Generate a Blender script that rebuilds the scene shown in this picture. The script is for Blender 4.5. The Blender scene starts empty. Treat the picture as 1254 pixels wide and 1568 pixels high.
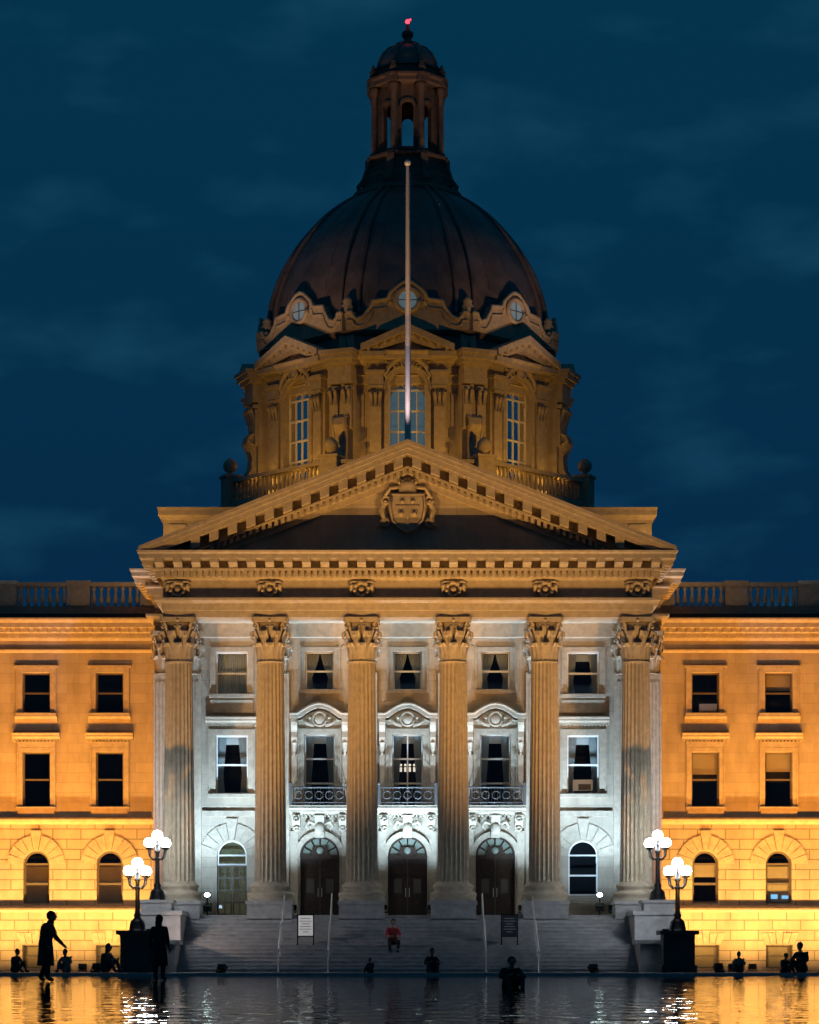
import bpy, math, random
from math import sin, cos, pi, radians, sqrt
from mathutils import Vector, Matrix
random.seed(5)
scene = bpy.context.scene

# ------------------------------------------------------------------ materials
MATS = {}
def newmat(name):
    m = bpy.data.materials.new(name); m.use_nodes = True
    nt = m.node_tree; b = nt.nodes.get('Principled BSDF')
    MATS[name] = m
    return m, nt, b
def simple(name, col, rough=0.6, metal=0.0, noise=0.0, nscale=4.0, bump=0.0, emis=None, es=0.0):
    m, nt, b = newmat(name)
    b.inputs['Base Color'].default_value = (*col, 1)
    b.inputs['Roughness'].default_value = rough
    b.inputs['Metallic'].default_value = metal
    if emis:
        b.inputs['Emission Color'].default_value = (*emis, 1)
        b.inputs['Emission Strength'].default_value = es
    if noise > 0:
        tc = nt.nodes.new('ShaderNodeTexCoord')
        n = nt.nodes.new('ShaderNodeTexNoise'); n.inputs['Scale'].default_value = nscale
        n.inputs['Detail'].default_value = 7; n.inputs['Roughness'].default_value = .65
        nt.links.new(tc.outputs['Object'], n.inputs['Vector'])
        cr = nt.nodes.new('ShaderNodeValToRGB')
        cr.color_ramp.elements[0].position = 0.3; cr.color_ramp.elements[1].position = 0.7
        cr.color_ramp.elements[0].color = (*[c*(1-noise) for c in col], 1)
        cr.color_ramp.elements[1].color = (*[min(1, c*(1+noise*0.6)) for c in col], 1)
        nt.links.new(n.outputs['Fac'], cr.inputs['Fac'])
        nt.links.new(cr.outputs['Color'], b.inputs['Base Color'])
        if bump > 0:
            bp = nt.nodes.new('ShaderNodeBump'); bp.inputs['Distance'].default_value = bump
            bp.inputs['Strength'].default_value = 0.6
            nt.links.new(n.outputs['Fac'], bp.inputs['Height'])
            nt.links.new(bp.outputs['Normal'], b.inputs['Normal'])
    return m
def ashlar(name, col, bw, bh, mortar, joint_dark=0.55, var=0.12):
    m, nt, b = newmat(name)
    b.inputs['Roughness'].default_value = 0.85
    N = nt.nodes.new; L = nt.links.new
    tc = N('ShaderNodeTexCoord'); sp = N('ShaderNodeSeparateXYZ'); L(tc.outputs['Object'], sp.inputs[0])
    ad = N('ShaderNodeMath'); ad.operation = 'ADD'; L(sp.outputs['X'], ad.inputs[0]); L(sp.outputs['Y'], ad.inputs[1])
    cb = N('ShaderNodeCombineXYZ'); L(ad.outputs[0], cb.inputs['X']); L(sp.outputs['Z'], cb.inputs['Y'])
    br = N('ShaderNodeTexBrick'); L(cb.outputs[0], br.inputs['Vector'])
    br.inputs['Scale'].default_value = 1.0
    br.inputs['Brick Width'].default_value = bw; br.inputs['Row Height'].default_value = bh
    br.inputs['Mortar Size'].default_value = mortar; br.inputs['Mortar Smooth'].default_value = 0.3
    br.inputs['Color1'].default_value = (*[c*(1-var) for c in col], 1)
    br.inputs['Color2'].default_value = (*[c*(1+var) for c in col], 1)
    br.inputs['Mortar'].default_value = (*[c*joint_dark for c in col], 1)
    n = N('ShaderNodeTexNoise'); n.inputs['Scale'].default_value = 0.9; n.inputs['Detail'].default_value = 8
    n.inputs['Roughness'].default_value = 0.68
    mp = N('ShaderNodeMapping'); mp.inputs['Scale'].default_value = (1, 1, 0.35)
    L(tc.outputs['Object'], mp.inputs[0]); L(mp.outputs[0], n.inputs['Vector'])
    mr = N('ShaderNodeMapRange'); mr.inputs['From Min'].default_value = 0.3; mr.inputs['From Max'].default_value = 0.7
    mr.inputs['To Min'].default_value = 0.70; mr.inputs['To Max'].default_value = 1.12
    L(n.outputs['Fac'], mr.inputs['Value'])
    mx = N('ShaderNodeVectorMath'); mx.operation = 'SCALE'
    L(br.outputs['Color'], mx.inputs[0]); L(mr.outputs[0], mx.inputs['Scale'])
    L(mx.outputs[0], b.inputs['Base Color'])
    n2 = N('ShaderNodeTexNoise'); n2.inputs['Scale'].default_value = 14; n2.inputs['Detail'].default_value = 5
    L(tc.outputs['Object'], n2.inputs['Vector'])
    mm = N('ShaderNodeMath'); mm.operation = 'MULTIPLY_ADD'
    L(br.outputs['Fac'], mm.inputs[0]); mm.inputs[1].default_value = -1.0; L(n2.outputs['Fac'], mm.inputs[2])
    bp = N('ShaderNodeBump'); bp.inputs['Distance'].default_value = 0.025; bp.inputs['Strength'].default_value = 0.5
    L(mm.outputs[0], bp.inputs['Height']); L(bp.outputs['Normal'], b.inputs['Normal'])
    return m
ashlar('stone', (0.42, 0.35, 0.26), 1.05, 0.46, 0.010, 0.8, 0.08)
ashlar('rustic', (0.42, 0.35, 0.26), 1.3, 0.47, 0.03, 0.5, 0.08)
simple('trim', (0.42, 0.35, 0.26), 0.8, noise=0.24, nscale=4, bump=0.02)
simple('granite', (0.38, 0.37, 0.37), 0.6, noise=0.3, nscale=3, bump=0.01)
simple('granite_shaded', (0.05, 0.045, 0.045), 0.6, noise=0.3, nscale=5, bump=0.01)  # granite with backlit shade put into its colour, for the front lamp pedestals
simple('copper', (0.17, 0.13, 0.12), 0.46, 0.25, noise=0.5, nscale=0.7, bump=0.05)
simple('roofing', (0.05, 0.05, 0.05), 0.8, noise=0.3)
simple('frame', (0.75, 0.73, 0.7), 0.5)
simple('frame_dark', (0.12, 0.10, 0.08), 0.5)
simple('room', (0.012, 0.012, 0.014), 0.9)
simple('room_lit', (0.2, 0.26, 0.3), 0.9, emis=(0.32, 0.56, 0.70), es=0.15, noise=0.5, nscale=1.5)
simple('room_warm', (0.2, 0.2, 0.1), 0.9, emis=(0.7, 0.62, 0.36), es=0.07, noise=0.6, nscale=2.5)
simple('bulb', (.9, .9, .8), 0.9, emis=(1, 0.85, 0.7), es=1.0)
simple('curtain', (0.62, 0.62, 0.60), 0.9)
simple('blind', (0.42, 0.33, 0.22), 0.8, noise=.15, nscale=1.5)
simple('wood', (0.06, 0.033, 0.02), 0.4, noise=0.4, nscale=7, bump=0.01)
simple('iron', (0.02, 0.02, 0.022), 0.4, 0.6)
simple('rail_iron', (0.12, 0.12, 0.12), 0.5, 0.3)
simple('steel', (0.5, 0.5, 0.5), 0.45, 0.4)
simple('paint_white', (0.8, 0.74, 0.74), 0.4)
simple('globe', (0.9, 0.9, 0.9), 0.3, emis=(0.90, 0.96, 1.0), es=46.0)
simple('lens', (0.9, 0.9, 0.9), 0.3, emis=(0.75, 1.0, 0.92), es=8.0)
simple('beacon', (0.8, 0.1, 0.1), 0.3, emis=(1.0, 0.03, 0.05), es=5.0)
simple('fan', (0.2, 0.24, 0.2), 0.4, emis=(0.5, 0.6, 0.5), es=0.05)
simple('poster', (0.75, 0.74, 0.72), 0.5, emis=(1, .95, .9), es=0.25)
simple('ink', (0.04, 0.04, 0.05), 0.6)
simple('exit', (0.1, 0.3, 0.6), 0.5, emis=(0.25, 0.6, 1.0), es=1.2)
m, nt, b = newmat('glass'); nt.nodes.remove(b)
tr = nt.nodes.new('ShaderNodeBsdfTransparent'); tr.inputs[0].default_value = (0.8, 0.85, 0.85, 1)
gl = nt.nodes.new('ShaderNodeBsdfGlossy'); gl.inputs['Roughness'].default_value = 0.03
fr = nt.nodes.new('ShaderNodeFresnel'); fr.inputs[0].default_value = 1.7
mx = nt.nodes.new('ShaderNodeMixShader')
nt.links.new(fr.outputs[0], mx.inputs[0]); nt.links.new(tr.outputs[0], mx.inputs[1]); nt.links.new(gl.outputs[0], mx.inputs[2])
nt.links.new(mx.outputs[0], nt.nodes['Material Output'].inputs[0])
ashlar('paving', (0.16, 0.15, 0.145), 0.9, 0.9, 0.012, 0.6)
# water
m, nt, b = newmat('water')
b.inputs['Base Color'].default_value = (0.004, 0.010, 0.014, 1)
b.inputs['Roughness'].default_value = 0.02; b.inputs['IOR'].default_value = 1.33
tc = nt.nodes.new('ShaderNodeTexCoord')
mp = nt.nodes.new('ShaderNodeMapping'); mp.inputs['Scale'].default_value = (1.1, 0.5, 1)
n1 = nt.nodes.new('ShaderNodeTexNoise'); n1.inputs['Scale'].default_value = 2.2; n1.inputs['Detail'].default_value = 2.5
n1.inputs['Roughness'].default_value = 0.45
nt.links.new(tc.outputs['Object'], mp.inputs[0]); nt.links.new(mp.outputs[0], n1.inputs['Vector'])
bp = nt.nodes.new('ShaderNodeBump'); bp.inputs['Distance'].default_value = 0.024; bp.inputs['Strength'].default_value = 1
nt.links.new(n1.outputs['Fac'], bp.inputs['Height']); nt.links.new(bp.outputs['Normal'], b.inputs['Normal'])

# ------------------------------------------------------------------ mesh builder
class MB:
    def __init__(s, name):
        s.name = name; s.v = []; s.f = []; s.mi = []; s.sm = []; s.mats = []; s.M = Matrix.Identity(4)
    def add(s, vs, fs, mat, smooth=False):
        if mat not in s.mats: s.mats.append(mat)
        k = s.mats.index(mat); o = len(s.v)
        s.v.extend([tuple(s.M @ Vector(p)) for p in vs])
        for f in fs:
            s.f.append([i+o for i in f]); s.mi.append(k); s.sm.append(smooth)
    def mesh(s):
        me = bpy.data.meshes.new(s.name); me.from_pydata(s.v, [], s.f)
        for n in s.mats: me.materials.append(MATS[n])
        me.polygons.foreach_set('material_index', s.mi)
        me.polygons.foreach_set('use_smooth', s.sm); me.update()
        return me
    def obj(s, parent=None, name=None):
        o = bpy.data.objects.new(name or s.name, s.mesh()); scene.collection.objects.link(o)
        if parent: o.parent = parent
        return o
def inst(me, name, parent, loc=(0, 0, 0), rz=0, sc=(1, 1, 1)):
    o = bpy.data.objects.new(name, me); scene.collection.objects.link(o)
    o.location = loc; o.rotation_euler = (0, 0, rz); o.scale = sc; o.parent = parent
    return o
def empty(name, loc=(0, 0, 0)):
    o = bpy.data.objects.new(name, None); scene.collection.objects.link(o); o.location = loc
    o.empty_display_size = 0.5
    return o
BF = [(0, 1, 2, 3), (7, 6, 5, 4), (0, 4, 5, 1), (1, 5, 6, 2), (2, 6, 7, 3), (3, 7, 4, 0)]
def box(mb, x0, x1, y0, y1, z0, z1, mat='trim'):
    mb.add([(x0, y0, z0), (x1, y0, z0), (x1, y0, z1), (x0, y0, z1), (x0, y1, z0), (x1, y1, z0), (x1, y1, z1), (x0, y1, z1)], BF, mat)
def prism(mb, poly, y0, y1, mat='trim', smooth=False):
    n = len(poly)
    vs = [(p[0], y0, p[1]) for p in poly]+[(p[0], y1, p[1]) for p in poly]
    fs = [tuple(range(n)), tuple(range(2*n-1, n-1, -1))]+[(i, n+i, n+(i+1) % n, (i+1) % n) for i in range(n)]
    mb.add(vs, fs, mat)
def prismx(mb, poly, x0, x1, mat='trim'):
    n = len(poly)
    vs = [(x0, p[0], p[1]) for p in poly]+[(x1, p[0], p[1]) for p in poly]
    fs = [tuple(range(n)), tuple(range(2*n-1, n-1, -1))]+[(i, n+i, n+(i+1) % n, (i+1) % n) for i in range(n)]
    mb.add(vs, fs, mat)
def prismz(mb, poly, z0, z1, mat='trim'):
    n = len(poly)
    vs = [(p[0], p[1], z0) for p in poly]+[(p[0], p[1], z1) for p in poly]
    fs = [tuple(range(n)), tuple(range(2*n-1, n-1, -1))]+[(i, n+i, n+(i+1) % n, (i+1) % n) for i in range(n)]
    mb.add(vs, fs, mat)
def lathe(mb, prof, cx=0, cy=0, seg=16, mat='trim', smooth=True, phase=0.0, apo=False):
    k = 1/cos(pi/seg) if apo else 1
    vs = []; fs = []
    for r, z in prof:
        for i in range(seg):
            a = phase+2*pi*i/seg
            vs.append((cx+r*k*cos(a), cy+r*k*sin(a), z))
    for j in range(len(prof)-1):
        for i in range(seg):
            i2 = (i+1) % seg
            fs.append((j*seg+i, j*seg+i2, (j+1)*seg+i2, (j+1)*seg+i))
    fs.append(tuple(range(seg))); fs.append(tuple((len(prof)-1)*seg+i for i in range(seg)))
    mb.add(vs, fs, mat, smooth)
def oct8(mb, prof, mat='trim', cx=0, cy=25.0): lathe(mb, prof, cx, cy, 8, mat, False, pi/8, True)
def ptube(mb, pts, r, seg=6, mat='trim', smooth=True):
    pts = [Vector(p) for p in pts]; n = len(pts)
    rr = r if isinstance(r, (list, tuple)) else [r]*n
    vs = []; fs = []
    up = Vector((0, 0, 1)); prev = None
    for i, p in enumerate(pts):
        d = (pts[min(i+1, n-1)]-pts[max(i-1, 0)]).normalized()
        a = prev if prev is not None else (Vector((0, 1, 0)) if abs(d.z) > .9 or abs(d.y) < .5 else up)
        u = d.cross(a)
        if u.length < 1e-4: u = d.cross(Vector((1, 0, 0)))
        u.normalize(); w = u.cross(d).normalized(); prev = w
        for k in range(seg):
            t = 2*pi*k/seg
            vs.append(tuple(p+(u*cos(t)+w*sin(t))*rr[i]))
    for i in range(n-1):
        for k in range(seg):
            k2 = (k+1) % seg
            fs.append((i*seg+k, i*seg+k2, (i+1)*seg+k2, (i+1)*seg+k))
    fs.append(tuple(range(seg))); fs.append(tuple((n-1)*seg+k for k in range(seg)))
    mb.add(vs, fs, mat, smooth)
def ball(mb, c, r, mat='trim', seg=12, sc=(1, 1, 1)):
    h = seg//2+1; vs = []; fs = []
    for j in range(h+1):
        t = pi*j/h
        for i in range(seg):
            a = 2*pi*i/seg
            vs.append((c[0]+r*sc[0]*sin(t)*cos(a), c[1]+r*sc[1]*sin(t)*sin(a), c[2]+r*sc[2]*cos(t)))
    for j in range(h):
        for i in range(seg):
            i2 = (i+1) % seg; fs.append((j*seg+i, j*seg+i2, (j+1)*seg+i2, (j+1)*seg+i))
    mb.add(vs, fs, mat, True)
def ring(mb, c, R, r, mat='trim', a0=0, a1=2*pi, n=20, seg=6):
    pts = [(c[0]+R*cos(a0+(a1-a0)*i/n), c[1], c[2]+R*sin(a0+(a1-a0)*i/n)) for i in range(n+1)]
    ptube(mb, pts, r, seg, mat)
def mould(mb, path, prof, mat='trim'):
    n = len(path); ds = []
    for i in range(n-1):
        d = Vector((path[i+1][0]-path[i][0], path[i+1][1]-path[i][1])).normalized()
        ds.append(Vector((d.y, -d.x)))
    vs = []
    for i in range(n):
        if i == 0: o = ds[0]
        elif i == n-1: o = ds[-1]
        else: o = (ds[i-1]+ds[i])/(1+ds[i-1].dot(ds[i]))
        for q, z in prof: vs.append((path[i][0]+o.x*q, path[i][1]+o.y*q, z))
    m = len(prof); fs = []
    for i in range(n-1):
        for j in range(m-1): fs.append((i*m+j, (i+1)*m+j, (i+1)*m+j+1, i*m+j+1))
    fs.append(tuple(range(m))); fs.append(tuple((n-1)*m+j for j in range(m)))
    mb.add(vs, fs, mat)
def blocks(mb, p0, p1, spacing, w, o0, o1, z0, z1, mat='trim', ext=0.0, mod=False):
    a = Vector(p0); b = Vector(p1); L = (b-a).length; d = (b-a)/L; nn = Vector((d.y, -d.x))
    a = a-d*ext; L += 2*ext
    k = max(1, round(L/spacing)); st = L/k
    for i in range(k+1):
        c = a+d*(st*i)
        q = [c-d*w/2+nn*o0, c+d*w/2+nn*o0, c+d*w/2+nn*o1, c-d*w/2+nn*o1]
        if not mod:
            vs = [(p.x, p.y, z0) for p in q]+[(p.x, p.y, z1) for p in q]
            mb.add(vs, BF, mat)
        else:
            h = z1-z0; prf = [(o0, z0), (o0+(o1-o0)*.35, z0+.02*h), (o0+(o1-o0)*.6, z0+.42*h), (o0+(o1-o0)*.8, z0+.3*h), (o1, z0+.45*h), (o1, z1), (o0, z1)]
            vs = []
            for s in (-w/2, w/2):
                for o, z in prf:
                    p = c+d*s+nn*o; vs.append((p.x, p.y, z))
            m = len(prf)
            fs = [tuple(range(m)), tuple(range(2*m-1, m-1, -1))]+[(j, m+j, m+(j+1) % m, (j+1) % m) for j in range(m)]
            mb.add(vs, fs, mat)
def wall(mb, x0, x1, z0, z1, y, ops, d, mat='stone'):
    xs = sorted(set([x0, x1]+[o[0] for o in ops]+[o[1] for o in ops]))
    zs = sorted(set([z0, z1]+[o[2] for o in ops]+[o[3] for o in ops]))
    for i in range(len(xs)-1):
        for j in range(len(zs)-1):
            cx = (xs[i]+xs[i+1])/2; cz = (zs[j]+zs[j+1])/2
            if any(o[0] < cx < o[1] and o[2] < cz < o[3] for o in ops): continue
            mb.add([(xs[i], y, zs[j]), (xs[i+1], y, zs[j]), (xs[i+1], y, zs[j+1]), (xs[i], y, zs[j+1])], [(0, 1, 2, 3)], mat)
    for o in ops:
        a, b2, c, e, arch = o
        if arch:
            r = (b2-a)/2; xc = (a+b2)/2; sp = e-r; n = 14
            arc = [(xc-r*cos(pi*i/n), sp+r*sin(pi*i/n)) for i in range(n+1)]
            for i in range(n):
                p, q = arc[i], arc[i+1]
                mb.add([(p[0], y, p[1]), (q[0], y, q[1]), (q[0], y, e), (p[0], y, e)], [(0, 1, 2, 3)], mat)
            outline = [(a, c)]+arc+[(b2, c)]
        else:
            outline = [(a, c), (a, e), (b2, e), (b2, c)]
        m = len(outline)
        for i in range(m):
            p, q = outline[i], outline[(i+1) % m]
            mb.add([(p[0], y, p[1]), (q[0], y, q[1]), (q[0], y+d, q[1]), (p[0], y+d, p[1])], [(0, 1, 2, 3)], mat)
def arcband(mb, xc, zc, r0, r1, y0, y1, mat='trim', a0=0, a1=pi, n=16):
    poly = [(xc+r0*cos(a0+(a1-a0)*i/n), zc+r0*sin(a0+(a1-a0)*i/n)) for i in range(n+1)]
    poly += [(xc+r1*cos(a1-(a1-a0)*i/n), zc+r1*sin(a1-(a1-a0)*i/n)) for i in range(n+1)]
    for i in range(n):
        q = [poly[i], poly[i+1], poly[2*n+1-(i+1)], poly[2*n+1-i]]
        prism(mb, q, y0, y1, mat)
def voussoirs(mb, xc, zs, r0, r1, y, proud, n=9, mat='trim', key=True, gap=0.03):
    for i in range(n):
        a = pi*i/n; b2 = pi*(i+1)/n
        k = (i == n//2) and key
        R = r1+(0.22 if k else 0)
        R0 = r0-(0.03 if k else 0)
        da = gap/(r0+r1)
        pts = [(xc+R0*cos(a+da), zs+R0*sin(a+da)), (xc+R*cos(a+da), zs+R*sin(a+da)), (xc+R*cos(b2-da), zs+R*sin(b2-da)), (xc+R0*cos(b2-da), zs+R0*sin(b2-da))]
        prism(mb, pts, y-proud-(0.08 if k else 0), y+0.02, mat)
def pane(mb, xc, w, z0, z1, y, arch, mat='glass'):
    if arch:
        r = w/2; n = 14
        pts = [(xc-r, z0)]+[(xc-r*cos(pi*i/n), z1-r+r*sin(pi*i/n)) for i in range(n+1)]+[(xc+r, z0)]
    else: pts = [(xc-w/2, z0), (xc-w/2, z1), (xc+w/2, z1), (xc+w/2, z0)]
    mb.add([(p[0], y, p[1]) for p in pts], [tuple(range(len(pts)))], mat)
def drape(mb, xa, xb, z0, z1, y, top, bot, mat='curtain'):
    cols = 14; rows = 8; vs = []; fs = []
    for j in range(rows+1):
        t = j/rows; wf = top+(bot-top)*min(1, t*1.6)**1.3
        if t > .62: wf = bot+(t-.62)*.25
        for i in range(cols+1):
            s = i/cols
            vs.append((xa+(xb-xa)*s*wf, y+(0.04 if i % 2 else -0.04), z1+(z0-z1)*t))
    for j in range(rows):
        for i in range(cols): fs.append((j*(cols+1)+i, j*(cols+1)+i+1, (j+1)*(cols+1)+i+1, (j+1)*(cols+1)+i))
    mb.add(vs, fs, mat)
def window(mb, xc, w, z0, z1, y, arch=False, style=0, fm='frame', vm=False, t=0.07, rows=1):
    pane(mb, xc, w, z0, z1, y, arch)
    top = z1-(w/2 if arch else 0)
    box(mb, xc-w/2, xc-w/2+t, y-.05, y+.04, z0, top, fm); box(mb, xc+w/2-t, xc+w/2, y-.05, y+.04, z0, top, fm)
    box(mb, xc-w/2+t, xc+w/2-t, y-.05, y+.04, z0, z0+t, fm)
    if arch:
        arcband(mb, xc, top, w/2-t, w/2, y-.05, y+.04, fm)
        box(mb, xc-w/2+t, xc+w/2-t, y-.06, y+.03, top-t/2, top+t/2, fm)
    else: box(mb, xc-w/2+t, xc+w/2-t, y-.05, y+.04, z1-t, z1, fm)
    for i in range(rows):
        zm = z0+(top-z0)*(i+1)/(rows+1)
        box(mb, xc-w/2+t, xc+w/2-t, y-.065, y+.03, zm-t*.55, zm+t*.55, fm)
    if vm: box(mb, xc-t*.4, xc+t*.4, y-.055, y+.03, z0+t, z1-t, fm)
    zt = top if arch else z1-t
    if style == 1:
        drape(mb, xc-w/2+.03, xc, z0, zt, y+.25, .95, .42); drape(mb, xc+w/2-.03, xc, z0, zt, y+.25, .95, .42)
    elif style == 2:
        box(mb, xc-w/2+.02, xc+w/2-.02, y+.12, y+.14, z0+(zt-z0)*random.uniform(.3, .7), zt, 'blind')
    elif style == 3:
        drape(mb, xc-w/2+.03, xc, z0, zt, y+.25, .6, .4); drape(mb, xc+w/2-.03, xc, z0, zt, y+.25, .6, .4)
        box(mb, xc-w/2+.02, xc+w/2-.02, y+.3, y+.32, zt-.3, zt, 'curtain')
    elif style == 4:
        drape(mb, xc-w/2+.03, xc, z0, zt, y+.25, 1, 1.0); drape(mb, xc+w/2-.03, xc, z0, zt, y+.25, 1, 1.0)
    elif style == 5:
        box(mb, xc-w/2+.02, xc+w/2-.02, y+.12, y+.14, z0+.04, top-.1, 'blind')
BALP = [(.085, 0), (.085, .06), (.05, .1), (.095, .28), (.1, .36), (.055, .62), (.045, .78), (.08, .86), (.08, 1)]
def balustrade(mb, p0, p1, z0, z1, sp=0.3, r=1.15, mat='trim'):
    a = Vector(p0); b = Vector(p1); L = (b-a).length; d = (b-a)/L; nn = Vector((d.y, -d.x))
    def strip(zz0, zz1, hw):
        q = [a-nn*hw, b-nn*hw, b+nn*hw, a+nn*hw]
        mb.add([(p.x, p.y, zz0) for p in q]+[(p.x, p.y, zz1) for p in q], BF, mat)
    h = z1-z0
    strip(z0, z0+.16*h, .2); strip(z1-.14*h, z1, .22)
    zb = z0+.16*h; hh = h*.70
    k = int(L/sp)
    for i in range(k):
        c = a+d*(L*(i+.5)/k)
        lathe(mb, [(q*r, zb+z*hh) for q, z in BALP], c.x, c.y, 8, mat)

B = empty('legislature_building')

# ------------------------------------------------------------------ column (shared mesh)
def capital(mb, r, z0, h, cx=0, cy=0, leaves=8):
    lathe(mb, [(r*1.0, z0-.06), (r*1.09, z0-.04), (r*1.09, z0+.02), (r*.98, z0+.04)], cx, cy, 24)
    lathe(mb, [(r*.92, z0), (r*.92, z0+.5*h), (r*1.02, z0+.75*h), (r*1.2, z0+.9*h)], cx, cy, 24)
    for row, (ph, H, sc) in enumerate([(0, .42*h, 1.0), (pi/leaves, .70*h, 1.02)]):
        for k in range(leaves):
            a = ph+2*pi*k/leaves
            pr = [(.95, 0), (1.02, .45), (1.12, .8), (1.34, 1.0), (1.5, .96), (1.52, .82), (1.42, .76)]
            ws = [.30, .37, .35, .32, .26, .18, .06]
            vs = []; fs = []
            for (q, t), w in zip(pr, ws):
                for s, dq in ((-1, -.06), (-.5, .03), (0, -.01), (.5, .03), (1, -.06)):
                    rr = (q*sc+dq)*r; tt = s*w*r
                    vs.append((cx+rr*cos(a)-tt*sin(a), cy+rr*sin(a)+tt*cos(a), z0+t*H))
            for j in range(len(pr)-1):
                for i in range(4): fs.append((j*5+i, j*5+i+1, (j+1)*5+i+1, (j+1)*5+i))
            mb.add(vs, fs, 'trim', False)
    for k in range(4):
        a = pi/4+k*pi/2; ca, sa = cos(a), sin(a)
        P = lambda q, z: (cx+q*r*ca, cy+q*r*sa, z0+z*h)
        ptube(mb, [P(.95, .5), P(1.1, .68), P(1.3, .84), P(1.52, .9)], [.1*r, .12*r, .14*r, .12*r], 6)
        M0 = mb.M.copy(); mb.M = M0 @ Matrix.Translation((cx+1.55*r*ca, cy+1.55*r*sa, z0+.79*h)) @ Matrix.Rotation(a, 4, 'Z')
        ring(mb, (0, 0, 0), .13*r, .07*r, n=10, seg=5)
        mb.M = M0
        a2 = k*pi/2
        ball(mb, (cx+1.18*r*cos(a2), cy+1.18*r*sin(a2), z0+.93*h), .15*r, seg=8)
        for s in (-.22, .22):
            ptube(mb, [(cx+.95*r*cos(a2+s*1.6), cy+.95*r*sin(a2+s*1.6), z0+.55*h), (cx+1.12*r*cos(a2+s), cy+1.12*r*sin(a2+s), z0+.82*h), (cx+1.2*r*cos(a2+s*.5), cy+1.2*r*sin(a2+s*.5), z0+.78*h)], .07*r, 5)
    poly = []
    for k in range(4):
        a = pi/4+k*pi/2; a2 = a+pi/4
        for da in (-.07, .07): poly.append((cx+1.78*r*cos(a+da), cy+1.78*r*sin(a+da)))
        for da in (-.3, 0, .3): poly.append((cx+(1.22 if da == 0 else 1.32)*r*cos(a2+da), cy+(1.22 if da == 0 else 1.32)*r*sin(a2+da)))
    prismz(mb, poly, z0+.9*h, z0+1.0*h)
def fluted(mb, r0, r1, z0, z1, n=22, mat='trim'):
    segs = n*4; vs = []; fs = []; rows = 12
    for j in range(rows+1):
        t = j/rows; R = r0+(r1-r0)*(t**1.4)
        f = 1.0 if 0 < j < rows else 0.0
        zz = z0+(z1-z0)*t
        if j == 1: zz = z0+.12
        if j == rows-1: zz = z1-.12
        for i in range(segs):
            dd = (0, .10, .13, .10)[i % 4]*f
            a = 2*pi*i/segs; vs.append(((R*(1-dd))*cos(a), (R*(1-dd))*sin(a), zz))
    for j in range(rows):
        for i in range(segs):
            i2 = (i+1) % segs; fs.append((j*segs+i, j*segs+i2, (j+1)*segs+i2, (j+1)*segs+i))
    mb.add(vs, fs, mat, False)
cm = MB('column')
fluted(cm, .68, .56, 3.78, 13.15)
lathe(cm, [(.97, 3.0), (.97, 3.14), (.98, 3.2), (1.0, 3.28), (.97, 3.36), (.84, 3.40), (.79, 3.47), (.82, 3.54), (.86, 3.6), (.86, 3.66), (.78, 3.72), (.72, 3.78), (.68, 3.80)], 0, 0, 40)
capital(cm, .57, 13.15, 1.85)
col_me = cm.mesh()
CX = [-9.722+3.889*i for i in range(6)]
for i, x in enumerate(CX): inst(col_me, 'column_%d' % (i+1), B, (x, 0, 0))
ped = MB('column_pedestals')
for x in CX:
    box(ped, x-.95, x+.95, -.95, .95, 1.75, 2.85, 'granite'); box(ped, x-1.0, x+1.0, -1.0, 1.0, 2.85, 3.0, 'granite')
ped.obj(B)
pm = MB('pilaster')
box(pm, -.6, .6, -.16, .3, 3.2, 13.2, 'trim')
for i in range(5):
    x = -.4+i*.2
    box(pm, x-.055, x+.055, -.2, -.155, 3.9, 12.8, 'trim')
box(pm, -.75, .75, -.32, .3, 2.4, 2.9); box(pm, -.7, .7, -.27, .3, 2.9, 3.2); box(pm, -.65, .65, -.22, .3, 3.2, 3.45)
capital(pm, .52, 13.15, 1.85, 0, .12)
pil_me = pm.mesh()
for i, x in enumerate(CX): inst(pil_me, 'pilaster_%d' % (i+1), B, (x, 4.5, 0))
for i, x in enumerate((-10.75, 10.75)): inst(pil_me, 'outer_pilaster_%d' % (i+1), B, (x, 4.45, 0), 0, (.8, 1, 1))

# ------------------------------------------------------------------ entablature + pediment
en = MB('entablature')
PATH = [(-11.2, 24), (-11.2, 4.5), (-10.34, 4.5), (-10.34, -.62), (10.34, -.62), (10.34, 4.5), (11.2, 4.5), (11.2, 24)]
EPROF = [(-.4, 15.0), (0, 15.0), (0, 15.28), (.05, 15.3), (.05, 15.58), (.14, 15.6), (.36, 15.68), (.36, 15.78), (.0, 15.8), (0, 16.55), (.06, 16.6), (.12, 16.66),
         (.12, 16.93), (.40, 16.95), (.40, 17.02), (.14, 17.03), (.14, 17.36), (.92, 17.37), (.92, 17.54), (1.0, 17.6), (1.02, 17.68), (-.7, 17.72)]
mould(en, PATH, EPROF)
for i in range(len(PATH)-1):
    p, q = PATH[i], PATH[i+1]
    if (Vector(p)-Vector(q)).length < 1: continue
    blocks(en, p, q, .775, .36, .12, .88, 17.04, 17.365, ext=.1 if i == 3 else 0, mod=True)
    blocks(en, p, q, .27, .15, .1, .34, 16.68, 16.945, ext=0)
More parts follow.
